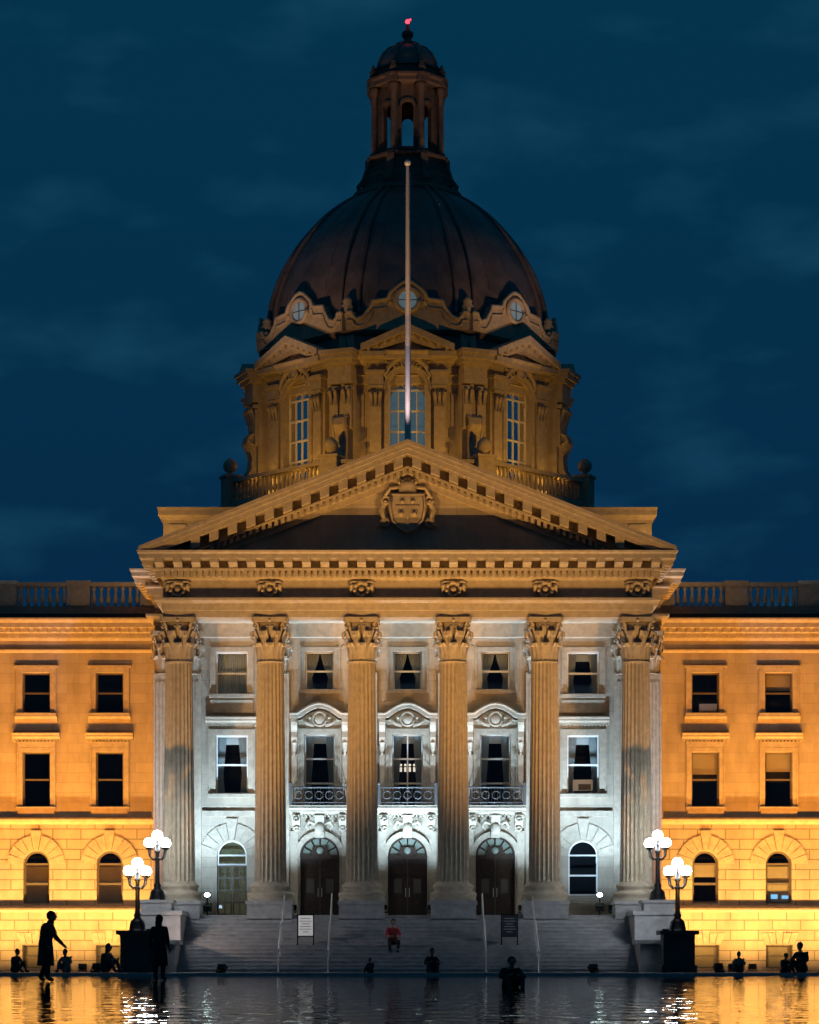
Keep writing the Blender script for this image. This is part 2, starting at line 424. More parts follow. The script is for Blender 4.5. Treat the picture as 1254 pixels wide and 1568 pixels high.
for x in CX:
    ring(en, (x, -.68, 16.17), .29, .085, n=20)
    for k in range(8):
        a = k*pi/4+.2; ball(en, (x+.3*cos(a), -.75, 16.17+.3*sin(a)), .085, seg=6)
    ball(en, (x, -.66, 16.17), .14, seg=8)
    for s in (-1, 1):
        ball(en, (x+s*.42, -.64, 16.32), .13, seg=6); ptube(en, [(x+s*.4, -.66, 16.3), (x+s*.48, -.68, 16.05), (x+s*.36, -.66, 15.88)], [.08, .08, .04], 5)
    ptube(en, [(x-.55, -.63, 16.42), (x-.4, -.7, 16.5), (x, -.7, 16.48), (x+.4, -.7, 16.5), (x+.55, -.63, 16.42)], .05)
box(en, -10.33, 10.33, -.61, .62, 15.003, 15.5)
box(en, -10.3, 10.3, .62, 4.6, 15.35, 15.6)
for x in CX: box(en, x-.5, x+.5, .62, 4.5, 15.01, 15.35)
box(en, -10.34, 10.34, 4.05, 4.5, 14.75, 15.36)
en.obj(B)

pd = MB('pediment')
H = 11.28; SL = .397; TZ = 17.85; BASE = 17.70
def T(x): return TZ+SL*(H-abs(x))
def chevron(a, b2, y0, y1, mat='trim', Hh=H):
    zt = T(Hh)-a
    if zt < BASE:
        Ht = H-(BASE+a-TZ)/SL; top = [(-Ht, BASE), (0, T(0)-a), (Ht, BASE)]
    else: top = [(-Hh, zt), (0, T(0)-a), (Hh, zt)]
    zb = T(Hh)-b2
    if zb < BASE:
        Hb = H-(BASE+b2-TZ)/SL
        bot = [(Hb, BASE), (0, T(0)-b2), (-Hb, BASE)]
        if zt >= BASE: bot = [(Hh, BASE)]+bot+[(-Hh, BASE)]
    else: bot = [(Hh, zb), (0, T(0)-b2), (-Hh, zb)]
    poly = top+bot
    L = [p for p in poly if p[0] <= 0]; R = [p for p in poly if p[0] >= 0]
    prism(pd, L, y0, y1, mat); prism(pd, R, y0, y1, mat)
chevron(0, .16, -1.66, .6); chevron(.16, .34, -1.58, .6, Hh=H-.02); chevron(.34, .56, -1.48, .6, Hh=H-.05)
chevron(.56, 1.0, -.72, .6); chevron(1.0, 1.08, -1.02, .6); chevron(1.08, 1.32, -.73, .6); chevron(1.32, 1.55, -.64, .6)
def rakeblocks(sp, w, o0, o1, y0, y1):
    n = int((H-.4)/sp)
    for s in (-1, 1):
        for i in range(n):
            x = (i+.5)*sp; xa, xb = x-w/2, x+w/2
            if T(xb)-o1 < BASE+.02: continue
            prism(pd, [(s*xa, T(xa)-o1), (s*xb, T(xb)-o1), (s*xb, T(xb)-o0), (s*xa, T(xa)-o0)], y0, y1)
rakeblocks(.775, .38, .56, .97, -1.4, -.71); rakeblocks(.27, .15, 1.085, 1.3, -.97, -.72)
Ht = H-(BASE+1.5-TZ)/SL
prism(pd, [(-Ht, 17.7), (Ht, 17.7), (0, T(0)-1.5)], -.5, .4, 'stone')
prism(pd, [(-H, BASE+.02), (-H, T(H)-.02), (0, T(0)-.02), (H, T(H)-.02), (H, BASE+.02)], .6, 8.2, 'roofing')
sh = [(-.62, 20.1), (.62, 20.1), (.66, 19.6), (.55, 19.1), (.3, 18.8), (0, 18.66), (-.3, 18.8), (-.55, 19.1), (-.66, 19.6)]
sh2 = [(p[0]*1.25, 19.4+(p[1]-19.4)*1.22) for p in sh]
prism(pd, sh2, -.66, -.45); prism(pd, sh, -.76, -.6)
ptube(pd, [(p[0]*1.12, -.74, 19.4+(p[1]-19.4)*1.1) for p in sh+sh[:1]], .06)
for s in (-1, 1):
    ring(pd, (s*.92, -.66, 19.95), .16, .07, n=12); ring(pd, (s*.95, -.66, 19.0), .17, .07, n=12)
    ptube(pd, [(s*.92, -.62, 19.9), (s*1.12, -.66, 19.5), (s*.98, -.66, 19.1), (s*1.3, -.6, 18.75)], [.1, .12, .12, .05])
    ptube(pd, [(s*.3, -.6, 20.5), (s*.75, -.7, 20.45), (s*.95, -.64, 20.1)], .09)
lathe(pd, [(.36, 20.25), (.4, 20.35), (.36, 20.5), (.42, 20.62), (.25, 20.78), (.08, 20.85)], 0, -.55, 14)
for i in range(5): ball(pd, (-.36+i*.18, -.8, 20.68+.05*(2-abs(i-2))), .075, seg=6)
box(pd, -.5, .5, -.79, -.72, 19.62, 19.7); box(pd, -.05, .05, -.8, -.72, 18.9, 19.62)
for s in (-1, 1): ball(pd, (s*.28, -.77, 19.35), .12, seg=8); ball(pd, (s*.22, -.77, 19.87), .1, seg=8)
pd.obj(B)

# ------------------------------------------------------------------ portico back wall
bw = MB('portico_wall'); wi = MB('portico_windows')
Y = 4.5
BX = [-7.778, -3.889, 0, 3.889, 7.778]
ops = []
for i, x in enumerate(BX):
    if i in (0, 4):
        ops += [(x-.71, x+.71, 12.26, 14.15, False), (x-.71, x+.71, 7.85, 10.45, False), (x-.66, x+.66, 2.5 if i == 0 else 3.35, 5.8, True)]
    else:
        ops += [(x-.64, x+.64, 12.45, 14.15, False), (x-.68, x+.68, 7.25, 10.5, False), (x-.87, x+.87, 2.42, 5.98, True)]
wall(bw, -10.0, 10.0, 2.3, 15.4, Y, ops, .38)
def surround(mb, xc, w, z0, z1, y, t=.2, p=.07, sill=True):
    box(mb, xc-w/2-t, xc-w/2-.004, y-p, y+.02, z0, z1+t); box(mb, xc+w/2+.004, xc+w/2+t, y-p, y+.02, z0, z1+t)
    box(mb, xc-w/2-.003, xc+w/2+.003, y-p-.004, y+.02, z1+.004, z1+t-.003)
    box(mb, xc-w/2-t-.05, xc-w/2-t+.002, y-p-.05, y+.02, z0+.002, z1+t+.04)
    box(mb, xc+w/2+t-.002, xc+w/2+t+.05, y-p-.05, y+.02, z0+.002, z1+t+.04)
    if sill: box(mb, xc-w/2-t-.08, xc+w/2+t+.08, y-p-.14, y+.05, z0-.16, z0-.002)
def hood(mb, xc, hw, z, y, p=.3):
    prismx(mb, [(y+.02, z), (y-p*.4, z), (y-p*.5, z+.08), (y-p*.9, z+.12), (y-p*.9, z+.2), (y-p, z+.26), (y-p, z+.3), (y+.02, z+.34)], xc-hw, xc+hw)
    blocks(mb, (xc-hw+.1, y), (xc+hw-.1, y), .16, .08, .0, p*.48, z-.09, z-.002)
for i, x in enumerate(BX):
    if i in (0, 4):
        surround(bw, x, 1.42, 12.26, 14.15, Y); surround(bw, x, 1.42, 7.85, 10.45, Y, .26)
        hood(bw, x, 1.15, 10.95, Y, .32)
        box(bw, x-.95, x+.95, Y-.1, Y+.02, 11.45, 12.0)
        window(wi, x, 1.42, 12.26, 14.15, Y+.3, style=4 if i == 0 else 3)
        window(wi, x, 1.42, 7.85, 10.45, Y+.3, style=3)
        voussoirs(bw, x, 5.14, .70, 1.42, Y, .05, 9)
        if i == 0:
            window(wi, x, 1.32, 4.7, 5.8, Y+.3, True, 0, rows=0)
            for s in (-.33, .33): window(wi, x+s, .62, 2.5, 4.68, Y+.3, False, 0, rows=3, vm=True, t=.05, fm='frame_dark')
            box(wi, x-.66, x+.66, Y+.9, Y+.94, 2.5, 5.8, 'room_warm')
        else:
            window(wi, x, 1.32, 3.35, 5.8, Y+.3, True, 0, vm=False)
            box(wi, x-.45, x+.45, Y+.22, Y+.5, 8.0, 8.5, 'frame'); box(wi, x-.2, x+.35, Y+.2, Y+.5, 8.05, 8.3, 'frame_dark')
    else:
        surround(bw, x, 1.28, 12.45, 14.15, Y, .2)
        window(wi, x, 1.28, 12.45, 14.15, Y+.3, style=1)
        surround(bw, x, 1.36, 7.25, 10.5, Y, .24, sill=False)
        window(wi, x, 1.36, 7.25, 10.5, Y+.3, style=3, rows=2, vm=(i == 2))
        if i == 2:
            for q in (-.3, -.1, .1, .3): ball(wi, (x+q, Y+.9, 9.2), .06, 'bulb', 6); box(wi, x+q-.05, x+q+.05, Y+.88, Y+.92, 8.9, 9.1, 'bulb')
        arc = [(x-.95+1.9*k/12, 11.42+.42*sin(pi*k/12)) for k in range(13)]
        outer = [(x-1.32, 11.18), (x-1.32, 11.40), (x-1.02, 11.40)]+arc+[(x+1.02, 11.40), (x+1.32, 11.40), (x+1.32, 11.18)]
        inner = [(x+.98, 11.18)]+[(x+.82-1.64*k/12, 11.22+.40*sin(pi*k/12)) for k in range(13)]+[(x-.98, 11.18)]
        poly = outer+inner
        prism(bw, poly, Y-.55, Y+.02)
        prism(bw, [(p[0], p[1]-.1) for p in inner], Y-.2, Y+.02)
        ptube(bw, [(p[0], Y-.56, p[1]-.03) for p in outer[1:-1]], .06)
        ball(bw, (x, Y-.25, 11.15), .26, sc=(1, .7, 1.1)); ring(bw, (x, Y-.32, 11.15), .3, .06, n=14)
        for s in (-1, 1):
            ptube(bw, [(x+s*.25, Y-.25, 10.9), (x+s*.5, Y-.3, 10.95), (x+s*.72, Y-.22, 11.12)], [.12, .1, .05])
            ball(bw, (x+s*.42, Y-.28, 11.2), .1, seg=6)
            prismx(bw, [(Y+.02, 10.05), (Y-.12, 10.1), (Y-.2, 10.35), (Y-.18, 10.6), (Y-.42, 10.85), (Y-.48, 11.0), (Y-.46, 11.17), (Y+.02, 11.17)], x+s*1.12-.13, x+s*1.12+.13)
            ptube(bw, [(x+s*1.12, Y-.12, 10.1), (x+s*1.12, Y-.16, 9.8), (x+s*1.12, Y-.08, 9.55)], [.12, .1, .03])
            box(bw, x+s*1.12-.12, x+s*1.12+.12, Y-.06, Y+.02, 7.3, 9.6)
            prismx(bw, [(Y+.02, 6.2), (Y-.15, 6.25), (Y-.25, 6.45), (Y-.6, 6.6), (Y-.75, 6.75), (Y-.75, 6.89), (Y+.02, 6.89)], x+s*1.02-.16, x+s*1.02+.16)
            for zz in (6.3, 6.68): ring(bw, (x+s*1.02, Y-.3-(zz-6.3)*1.2, zz), .09, .05, n=10)
            box(bw, x+s*1.12-.16, x+s*1.12+.16, Y-.12, Y+.02, 2.42, 6.2)
            box(bw, x+s*1.12-.21, x+s*1.12+.21, Y-.2, Y+.02, 2.42, 2.95)
        hood(bw, x, 1.32, 6.9, Y, .9)
        box(bw, x-1.3, x+1.3, Y-.95, Y+.02, 7.245, 7.3)
        arcband(bw, x, 5.11, .875, 1.08, Y-.1, Y+.02); arcband(bw, x, 5.11, 1.0, 1.1, Y-.15, Y+.0)
        prismx(bw, [(Y+.02, 5.9), (Y-.22, 5.9), (Y-.35, 6.4), (Y-.5, 6.88), (Y+.02, 6.88)], x-.2, x+.2)
        ball(bw, (x, Y-.4, 6.3), .22, sc=(1, .6, 1.2))
        for s in (-1, 1): ptube(bw, [(x+s*.15, Y-.3, 6.5), (x+s*.45, Y-.3, 6.62), (x+s*.6, Y-.22, 6.4), (x+s*.45, Y-.2, 6.25)], [.09, .09, .07, .04])
        rail = MB('balcony_railing_%d' % i)
        pth = [(x-1.25, Y), (x-1.25, Y-.88), (x+1.25, Y-.88), (x+1.25, Y)]
        for zz in (7.42, 8.08): ptube(rail, [(p[0], p[1], zz) for p in pth], .035, 5, 'rail_iron')
        for k in range(3):
            a, c = Vector(pth[k]), Vector(pth[k+1]); n = int((c-a).length/.13)
            for q in range(n+1):
                pnt = a+(c-a)*q/n; ptube(rail, [(pnt.x, pnt.y, 7.3), (pnt.x, pnt.y, 8.08)], .012, 4, 'rail_iron')
        for k in range(5): ring(rail, (x-.9+k*.45, Y-.89, 7.75), .17, .02, 'rail_iron', n=12, seg=4)
        for s in (-1, 1):
            box(rail, x+s*1.25-.06, x+s*1.25+.06, Y-.94, Y-.82, 7.3, 8.2, 'rail_iron'); ball(rail, (x+s*1.25, Y-.88, 8.26), .08, 'rail_iron', 8)
        rail.obj(B)
        dr = MB('entrance_door_%d' % i); yd = Y+.36
        box(dr, x-.87, x+.87, yd+.03, yd+.1, 2.42, 5.1, 'wood')
        pane(dr, x, 1.74, 5.0, 5.98, yd+.06, True, 'fan')
        arcband(dr, x, 5.11, .78, .87, yd-.05, yd+.05, 'wood'); arcband(dr, x, 5.11, .4, .45, yd-.03, yd+.05, 'wood')
        for k in range(1, 6):
            a = pi*k/6; ptube(dr, [(x+.42*cos(a), yd, 5.11+.42*sin(a)), (x+.8*cos(a), yd, 5.11+.8*sin(a))], .025, 4, 'wood')
        box(dr, x-.87, x+.87, yd-.08, yd+.08, 5.0, 5.16, 'wood')
        box(dr, x-.35, x+.35, yd-.1, yd+.0, 5.16, 5.5, 'wood'); ball(dr, (x, yd-.1, 5.36), .16, 'fan', 10, (1, .4, 1))
        box(dr, x-.02, x+.02, yd-.03, yd+.03, 2.42, 5.0, 'frame_dark')
        for s in (-1, 1):
            for (za, zb) in ((2.6, 3.25), (3.4, 4.15), (4.3, 4.85)):
                xa, xb = sorted((x+s*.14, x+s*.72))
                for (q0, q1, r0, r1) in ((xa, xb, za, za+.05), (xa, xb, zb-.05, zb), (xa, xa+.05, za+.05, zb-.05), (xb-.05, xb, za+.05, zb-.05)):
                    box(dr, q0, q1, yd-.02, yd+.03, r0, r1, 'wood')
                if za == 3.4: box(dr, xa+.12, xb-.12, yd+.01, yd+.03, za+.08, zb-.05, 'frame_dark')
            ptube(dr, [(x+s*.08, yd-.06, 3.3), (x+s*.08, yd-.06, 3.7)], .02, 5, 'steel')
        dr.obj(B)
for i in (0, 4):
    x = BX[i]
    box(bw, x-1.3, x+1.3, Y-.12, Y+.02, 6.85, 7.1)
    for s in (-1, 1): box(bw, min(x+s*.68, x+s*1.3), max(x+s*.68, x+s*1.3), Y-.1, Y+.02, 2.4, 3.1)
box(bw, -9.9, 9.9, 6.0, 6.05, 2.3, 15.3, 'room')
bw.obj(B); wi.obj(B)

# ------------------------------------------------------------------ centre block mass
cb = MB('centre_block')
for s in (-1, 1):
    xa, xb = sorted((s*9.95, s*11.2))
    box(cb, xa, xb, 4.5, 5.2, 0, 15.05, 'stone')
    xa, xb = sorted((s*11.15, s*11.2)); box(cb, xa, xb, 5.2, 10.4, 0, 15.05, 'stone')
    xa, xb = sorted((s*9.9, s*11.35)); box(cb, xa, xb, 4.3, 10.0, 0, 2.9, 'stone')
    xa, xb = sorted((s*11.2, s*11.34)); box(cb, xa, xb, 4.6, 9.9, 6.85, 7.15)
box(cb, -11.5, 11.5, 6.8, 24, 17.6, 19.0, 'stone')
box(cb, -11.05, 11.05, 7.0, 24, 19.0, 20.55, 'stone')
mould(cb, [(-11.05, 24), (-11.05, 7.0), (11.05, 7.0), (11.05, 24)], [(-.1, 20.4), (.05, 20.4), (.1, 20.5), (.22, 20.6), (.22, 20.8), (.26, 20.95), (-.5, 20.98)])
box(cb, -10.9, 10.9, 7.1, 24, 20.5, 20.94, 'roofing')
box(cb, -10.6, 10.6, 6.0, 24, 15.3, 17.7, 'roofing')
for s in (-1, 1):
    for k in range(3):
        x = s*(8.3+k*1.05); box(cb, x-.4, x+.4, 6.94, 7.05, 19.3, 20.2)
box(cb, -13.2, -12.6, 19, 20.2, 17, 19.3, 'stone'); box(cb, -13.3, -12.5, 18.9, 20.3, 19.3, 19.5, 'trim')
cb.obj(B)

# ------------------------------------------------------------------ wings
for s in (-1, 1):
    wg = MB('wing_left' if s < 0 else 'wing_right'); wg.M = Matrix.Scale(s, 4, (1, 0, 0))
    Y = 10.0; X0, X1 = 11.2, 42.0
    xs = [13.82+3.4*i for i in range(8)]
    ops = []
    for x in xs: ops += [(x-.64, x+.64, 11.95, 13.83, False), (x-.64, x+.64, 7.6, 10.15, False)]
    wall(wg, X0-.1, X1, 7.0, 15.4, Y, ops, .34)
    ops = [(x-.61, x+.61, 3.12, 5.56, True) for x in xs]
    wall(wg, X0-.1, X1, 2.9, 6.9, Y-.05, ops, .4, 'rustic')
    ops = [(x-.62, x+.62, .12, 1.2, False) for x in xs]
    wall(wg, X0-.1, X1, -.1, 2.75, Y-.25, ops, .5, 'rustic')
    box(wg, X0-.1, X1, 10.6+.6, 10.6+.65, 0, 15.3, 'room')
    box(wg, X0-.1, X1, 11.4, 30, 0, 15.5, 'stone')
    prismx(wg, [(Y+.05, 6.78), (Y-.24, 6.8), (Y-.36, 6.88), (Y-.42, 7.0), (Y-.38, 7.08), (Y+.05, 7.14)], X0-.1, X1)
    prismx(wg, [(Y+.05, 2.7), (Y-.36, 2.72), (Y-.46, 2.82), (Y-.42, 2.9), (Y-.14, 3.02), (Y+.05, 3.04)], X0-.1, X1)
    prismx(wg, [(Y+.05, 14.75), (Y-.08, 14.75), (Y-.14, 14.85), (Y-.14, 14.9), (Y+.05, 14.94)], X0-.1, X1)
    mould(wg, [(X0-.1, Y), (X1, Y), (X1, 30)], [(-.1, 15.3), (.06, 15.3), (.12, 15.42), (.12, 15.62), (.3, 15.66), (.3, 15.84), (.68, 15.86), (.68, 16.06), (.78, 16.2), (.78, 16.28), (-.6, 16.32)])
    blocks(wg, (X0+.1, Y), (X1, Y), .42, .2, .1, .58, 15.66, 15.855)
    blocks(wg, (X0+.1, Y), (X1, Y), .2, .1, .1, .2, 15.45, 15.6)
    box(wg, X0, X1, 10.2, 30, 16.2, 16.6, 'roofing')
    box(wg, X0, X1, 10.3, 10.75, 16.3, 16.75)
    px = [11.9]+[15.3+3.4*i for i in range(8)]
    for i, x in enumerate(px):
        box(wg, x-.52, x+.52, 10.27, 10.78, 16.75, 18.0); box(wg, x-.57, x+.57, 10.22, 10.83, 18.0, 18.14)
        box(wg, x-.36, x+.36, 10.23, 10.3, 16.95, 17.8)
        if i+1 < len(px): balustrade(wg, (x+.52, 10.52), (px[i+1]-.52, 10.52), 16.75, 18.08, .3)
    rnd = random.Random(11 if s < 0 else 4)
    for x in xs:
        surround(wg, x, 1.28, 11.95, 13.83, Y, .22, .09); surround(wg, x, 1.28, 7.6, 10.15, Y, .2, .07)
        box(wg, x-1.02, x+1.02, Y-.16, Y+.02, 14.06, 14.16)
        prismx(wg, [(Y+.02, 11.52), (Y-.1, 11.54), (Y-.2, 11.7), (Y-.24, 11.79), (Y+.02, 11.79)], x-.98, x+.98)
        hood(wg, x, 1.1, 10.72, Y, .34); box(wg, x-.9, x+.9, Y-.09, Y+.02, 10.36, 10.62)
        box(wg, x-.84, x+.84, Y-.13, Y+.02, 7.15, 7.44)
        window(wg, x, 1.28, 11.95, 13.83, Y+.28, style=rnd.choice([0, 0, 2]), fm='frame_dark')
        window(wg, x, 1.28, 7.6, 10.15, Y+.28, style=rnd.choice([0, 2, 0]), fm='frame_dark')
        window(wg, x, 1.22, 3.12, 5.56, Y+.28, True, style=rnd.choice([2, 5, 5]), fm='frame_dark', t=.1)
        window(wg, x, 1.24, .12, 1.2, Y+.1, False, style=5, fm='frame_dark')
        voussoirs(wg, x, 4.95, .66, 1.35, Y-.05, .06, 9, 'trim')
        arcband(wg, x, 4.95, .61, .68, Y-.1, Y)
        for k in range(-2, 3):
            prism(wg, [(x+k*.27-.12, 1.22), (x+k*.27+.12, 1.22), (x+k*.36+.17, 1.75+(.12 if k == 0 else 0)), (x+k*.36-.17, 1.75+(.12 if k == 0 else 0))], Y-.31, Y-.2)
    if s > 0:
        x = xs[0]; box(wg, x-.25, x+.55, Y+.15, Y+.5, 12.05, 12.4, 'frame')
        x = xs[1]; box(wg, x-.3, x+.0, Y+.36, Y+.4, 3.35, 3.55, 'exit'); box(wg, x+.2, x+.5, Y+.36, Y+.4, 3.35, 3.5, 'exit')
    wg.obj(B)

# ------------------------------------------------------------------ dome drum
CY = 25.0; A = 7.5
dm = MB('drum')
oct8(dm, [(9.0, 15), (9.0, 22.9), (9.2, 23.0), (9.35, 23.15), (9.35, 23.45), (9.2, 23.5), (7, 23.52)], 'stone')
oct8(dm, [(A+.22, 23.5), (A+.22, 24.1), (A+.05, 24.2), (A-.05, 24.2)], 'trim')
oct8(dm, [(A+.02, 28.85), (A+.12, 28.9), (A+.12, 29.25), (A+.2, 29.3), (A+.1, 29.34), (A+.1, 29.75), (A+.25, 29.82), (A+.3, 29.95), (A+.75, 30.0), (A+.78, 30.2), (A+.9, 30.32), (A+.9, 30.38), (A-.4, 30.5)])
oct8(dm, [(7.35, 30.4), (7.3, 31.3), (7.5, 31.42), (7.55, 31.55), (7.3, 31.7), (7.2, 31.75)], 'copper')
for k in range(8):
    M = Matrix.Translation((0, CY, 0)) @ Matrix.Rotation(k*pi/4, 4, 'Z'); dm.M = M
    hs = A*math.tan(pi/8)
    wall(dm, -hs, hs, 24.15, 28.9, -A, [(-.93, .93, 24.5, 28.899, True)], .35)
    fy = -A-.28
    wall(dm, -2.0, 2.0, 23.6, 30.3, fy, [(-.93, .93, 24.5, 29.5, True)], .45)
    for s in (-1, 1):
        box(dm, s*2.0-.002, s*2.0+.002, fy, -A+.1, 23.6, 30.3, 'stone')
        box(dm, min(s*1.3, s*1.85), max(s*1.3, s*1.85), fy-.16, fy+.02, 24.3, 28.6)
        box(dm, min(s*1.22, s*1.93), max(s*1.22, s*1.93), fy-.24, fy+.02, 23.6, 24.3)
        box(dm, min(s*1.2, s*1.95), max(s*1.2, s*1.95), fy-.28, fy+.02, 28.6, 28.75)
        for q in (-.2, .0, .2): ptube(dm, [(s*1.575+q, fy-.16, 27.7), (s*1.575+q*1.1, fy-.28, 28.2), (s*1.575+q*1.4, fy-.36, 28.45), (s*1.575+q*1.4, fy-.4, 28.3)], [.07, .1, .1, .04], 5)
        box(dm, min(s*1.18, s*2.02), max(s*1.18, s*2.02), fy-.3, fy+.02, 28.78, 29.3)
        box(dm, min(s*1.12, s*2.1), max(s*1.12, s*2.1), fy-.42, fy+.02, 29.3, 29.45)
    arcband(dm, 0, 28.57, .93, 1.14, fy-.12, fy+.02); arcband(dm, 0, 28.57, 1.1, 1.2, fy-.2, fy+.02)
    for s in (-1, 1): box(dm, min(s*.935, s*1.14), max(s*.935, s*1.14), fy-.12, fy+.02, 24.5, 28.57)
    ball(dm, (0, fy-.2, 29.85), .3, sc=(.9, .6, 1.1)); ring(dm, (0, fy-.3, 29.85), .3, .06, n=12)
    for s in (-1, 1):
        ptube(dm, [(s*.3, fy-.15, 30.0), (s*.65, fy-.22, 29.95), (s*.95, fy-.2, 29.6), (s*1.12, fy-.2, 29.2), (s*1.0, fy-.16, 29.05)], [.12, .13, .12, .09, .05])
        ring(dm, (s*.55, fy-.18, 29.7), .13, .05, n=10); ring(dm, (s*.95, fy-.18, 29.95), .12, .05, n=10)
    for s in (-1, 1):
        prism(dm, [(s*2.3, 30.3), (s*2.3, 30.62), (0, 31.62), (0, 31.3)], -A-1.15, -A+.3)
        prism(dm, [(s*2.1, 30.12), (s*2.1, 30.45), (0, 31.32), (0, 30.95)], -A-.85, -A+.3)
        for q in range(5):
            x = .25+q*.42; zt = 31.32-.414*x
            box(dm, min(s*(x-.08), s*(x+.08)), max(s*(x-.08), s*(x+.08)), -A-1.02, -A-.8, zt-.2, zt-.0)
    prism(dm, [(-2.0, 30.25), (2.0, 30.25), (0, 31.2)], -A-.4, -A+.3)
    for s in (-1, 1): box(dm, min(s*1.15, s*2.25), max(s*1.15, s*2.25), -A-1.0, -A+.2, 30.06, 30.3)
    window(dm, 0, 1.86, 24.5, 29.5, fy+.32, True, 0, rows=3, t=.07)
    for q in (-.45, 0, .45): box(dm, q-.025, q+.025, fy+.27, fy+.35, 24.5, 28.6 if q else 29.45, 'frame')
    for a in (pi/4, 3*pi/4): ptube(dm, [(0, fy+.3, 28.57), (.88*cos(a), fy+.3, 28.57+.88*sin(a))], .025, 4, 'frame')
    box(dm, -1.2, 1.2, fy+1.1, fy+1.14, 24.2, 29.7, 'room_lit')
    for s in (-1, 1): box(dm, min(s*2.15, s*2.75), max(s*2.15, s*2.75), -A-.06, -A+.02, 24.5, 28.4)
    w = -7.62
    half = [(0.62, 33.72), (.86, 33.35), (1.0, 33.05), (1.35, 33.0), (1.75, 32.95), (1.85, 32.6), (2.15, 32.2), (2.5, 32.05), (2.7, 32.2), (2.78, 32.42), (3.05, 32.4)]
    top = [(.62*sin(t), 33.2+.72*cos(t)) for t in [0, .4, .8, 1.2]]
    hl = [(x, z) for x, z in top[:3]]+[(p[0], p[1]) for p in half[1:]]
    for s in (-1, 1):
        for q in range(len(hl)-1):
            a, c = hl[q], hl[q+1]
            prism(dm, [(s*a[0], 31.55), (s*c[0], 31.55), (s*c[0], c[1]), (s*a[0], a[1])], w, w+.5)
        ptube(dm, [(s*p[0], w-.02, p[1]) for p in hl], .11)
        ptube(dm, [(s*p[0]*.98, w-.02, max(31.7, p[1]-.42)) for p in hl[3:]], .07)
    ring(dm, (0, w-.06, 33.0), .58, .13)
    pts = [(.47*cos(2*pi*i/20), 33.0+.47*sin(2*pi*i/20)) for i in range(20)]
    prism(dm, pts, w-.06, w+.02, 'room_lit')
    box(dm, -.02, .02, w-.09, w-.05, 32.55, 33.45, 'frame_dark'); box(dm, -.45, .45, w-.09, w-.05, 32.98, 33.02, 'frame_dark')
    A2 = 9.05; h2 = A2*math.tan(pi/8)
    balustrade(dm, (-h2+.35, -A2), (h2-.35, -A2), 23.5, 24.85, .29, 1.1)
    dm.M = Matrix.Translation((0, CY, 0)) @ Matrix.Rotation(k*pi/4+pi/8, 4, 'Z')
    box(dm, -.62, .62, -8.75, -7.4, 28.8, 29.75); box(dm, -.75, .75, -8.95, -7.4, 29.75, 29.95)
    box(dm, -.85, .85, -9.12, -7.4, 29.95, 30.2); box(dm, -.92, .92, -9.22, -7.4, 30.2, 30.4)
    box(dm, -.6, .6, -8.45, -7.4, 23.6, 28.8, 'stone')
    for s in (-1, 1):
        box(dm, s*.36-.2, s*.36+.2, -8.6, -8.4, 26.6, 28.45)
        for q in (-.13, .13): ptube(dm, [(s*.36+q, -8.6, 27.8), (s*.36+q, -8.75, 28.3), (s*.36+q*1.3, -8.82, 28.5), (s*.36+q*1.3, -8.86, 28.3)], [.08, .1, .1, .04], 5)
        box(dm, s*.36-.26, s*.36+.26, -8.72, -8.4, 28.5, 28.68)
    box(dm, -.4, .4, -7.9, -7.3, 30.4, 32.2)
    box(dm, -.5, .5, -8.05, -7.3, 32.2, 32.42)
    lathe(dm, [(.12, 32.4), (.28, 32.5), (.34, 32.75), (.2, 32.95), (.26, 33.05), (.1, 33.25), (.02, 33.35)], 0, -7.75, 10)
    S = [(-7.9, 27.3), (-8.45, 27.35), (-8.85, 27.1), (-8.95, 26.75), (-8.75, 26.4), (-8.62, 26.0), (-8.7, 25.4), (-9.05, 24.8), (-9.45, 24.4), (-9.5, 24.0), (-9.25, 23.75), (-7.9, 23.6)]
    prismx(dm, S, -.32, .32)
    for s in (-1, 1):
        ptube(dm, [(s*.32, p[0], p[1]) for p in S[1:-1]], .07, 5)
        for (cyy, czz, R) in ((-8.62, 26.95, .26), (-9.15, 24.25, .34)):
            vs = [(s*.34, cyy+R*cos(2*pi*i/12), czz+R*sin(2*pi*i/12)) for i in range(13)]; ptube(dm, vs, .07, 5)
    R2 = A2/cos(pi/8)
    box(dm, -.45, .45, -R2-.3, -R2+.45, 23.45, 24.95); box(dm, -.52, .52, -R2-.38, -R2+.5, 24.95, 25.08)
    lathe(dm, [(.25, 25.08), (.12, 25.16), (.12, 25.22), (.3, 25.34), (.38, 25.55), (.33, 25.75), (.15, 25.9), (.03, 25.98)], 0, -R2+.05, 12)
dm.obj(B)

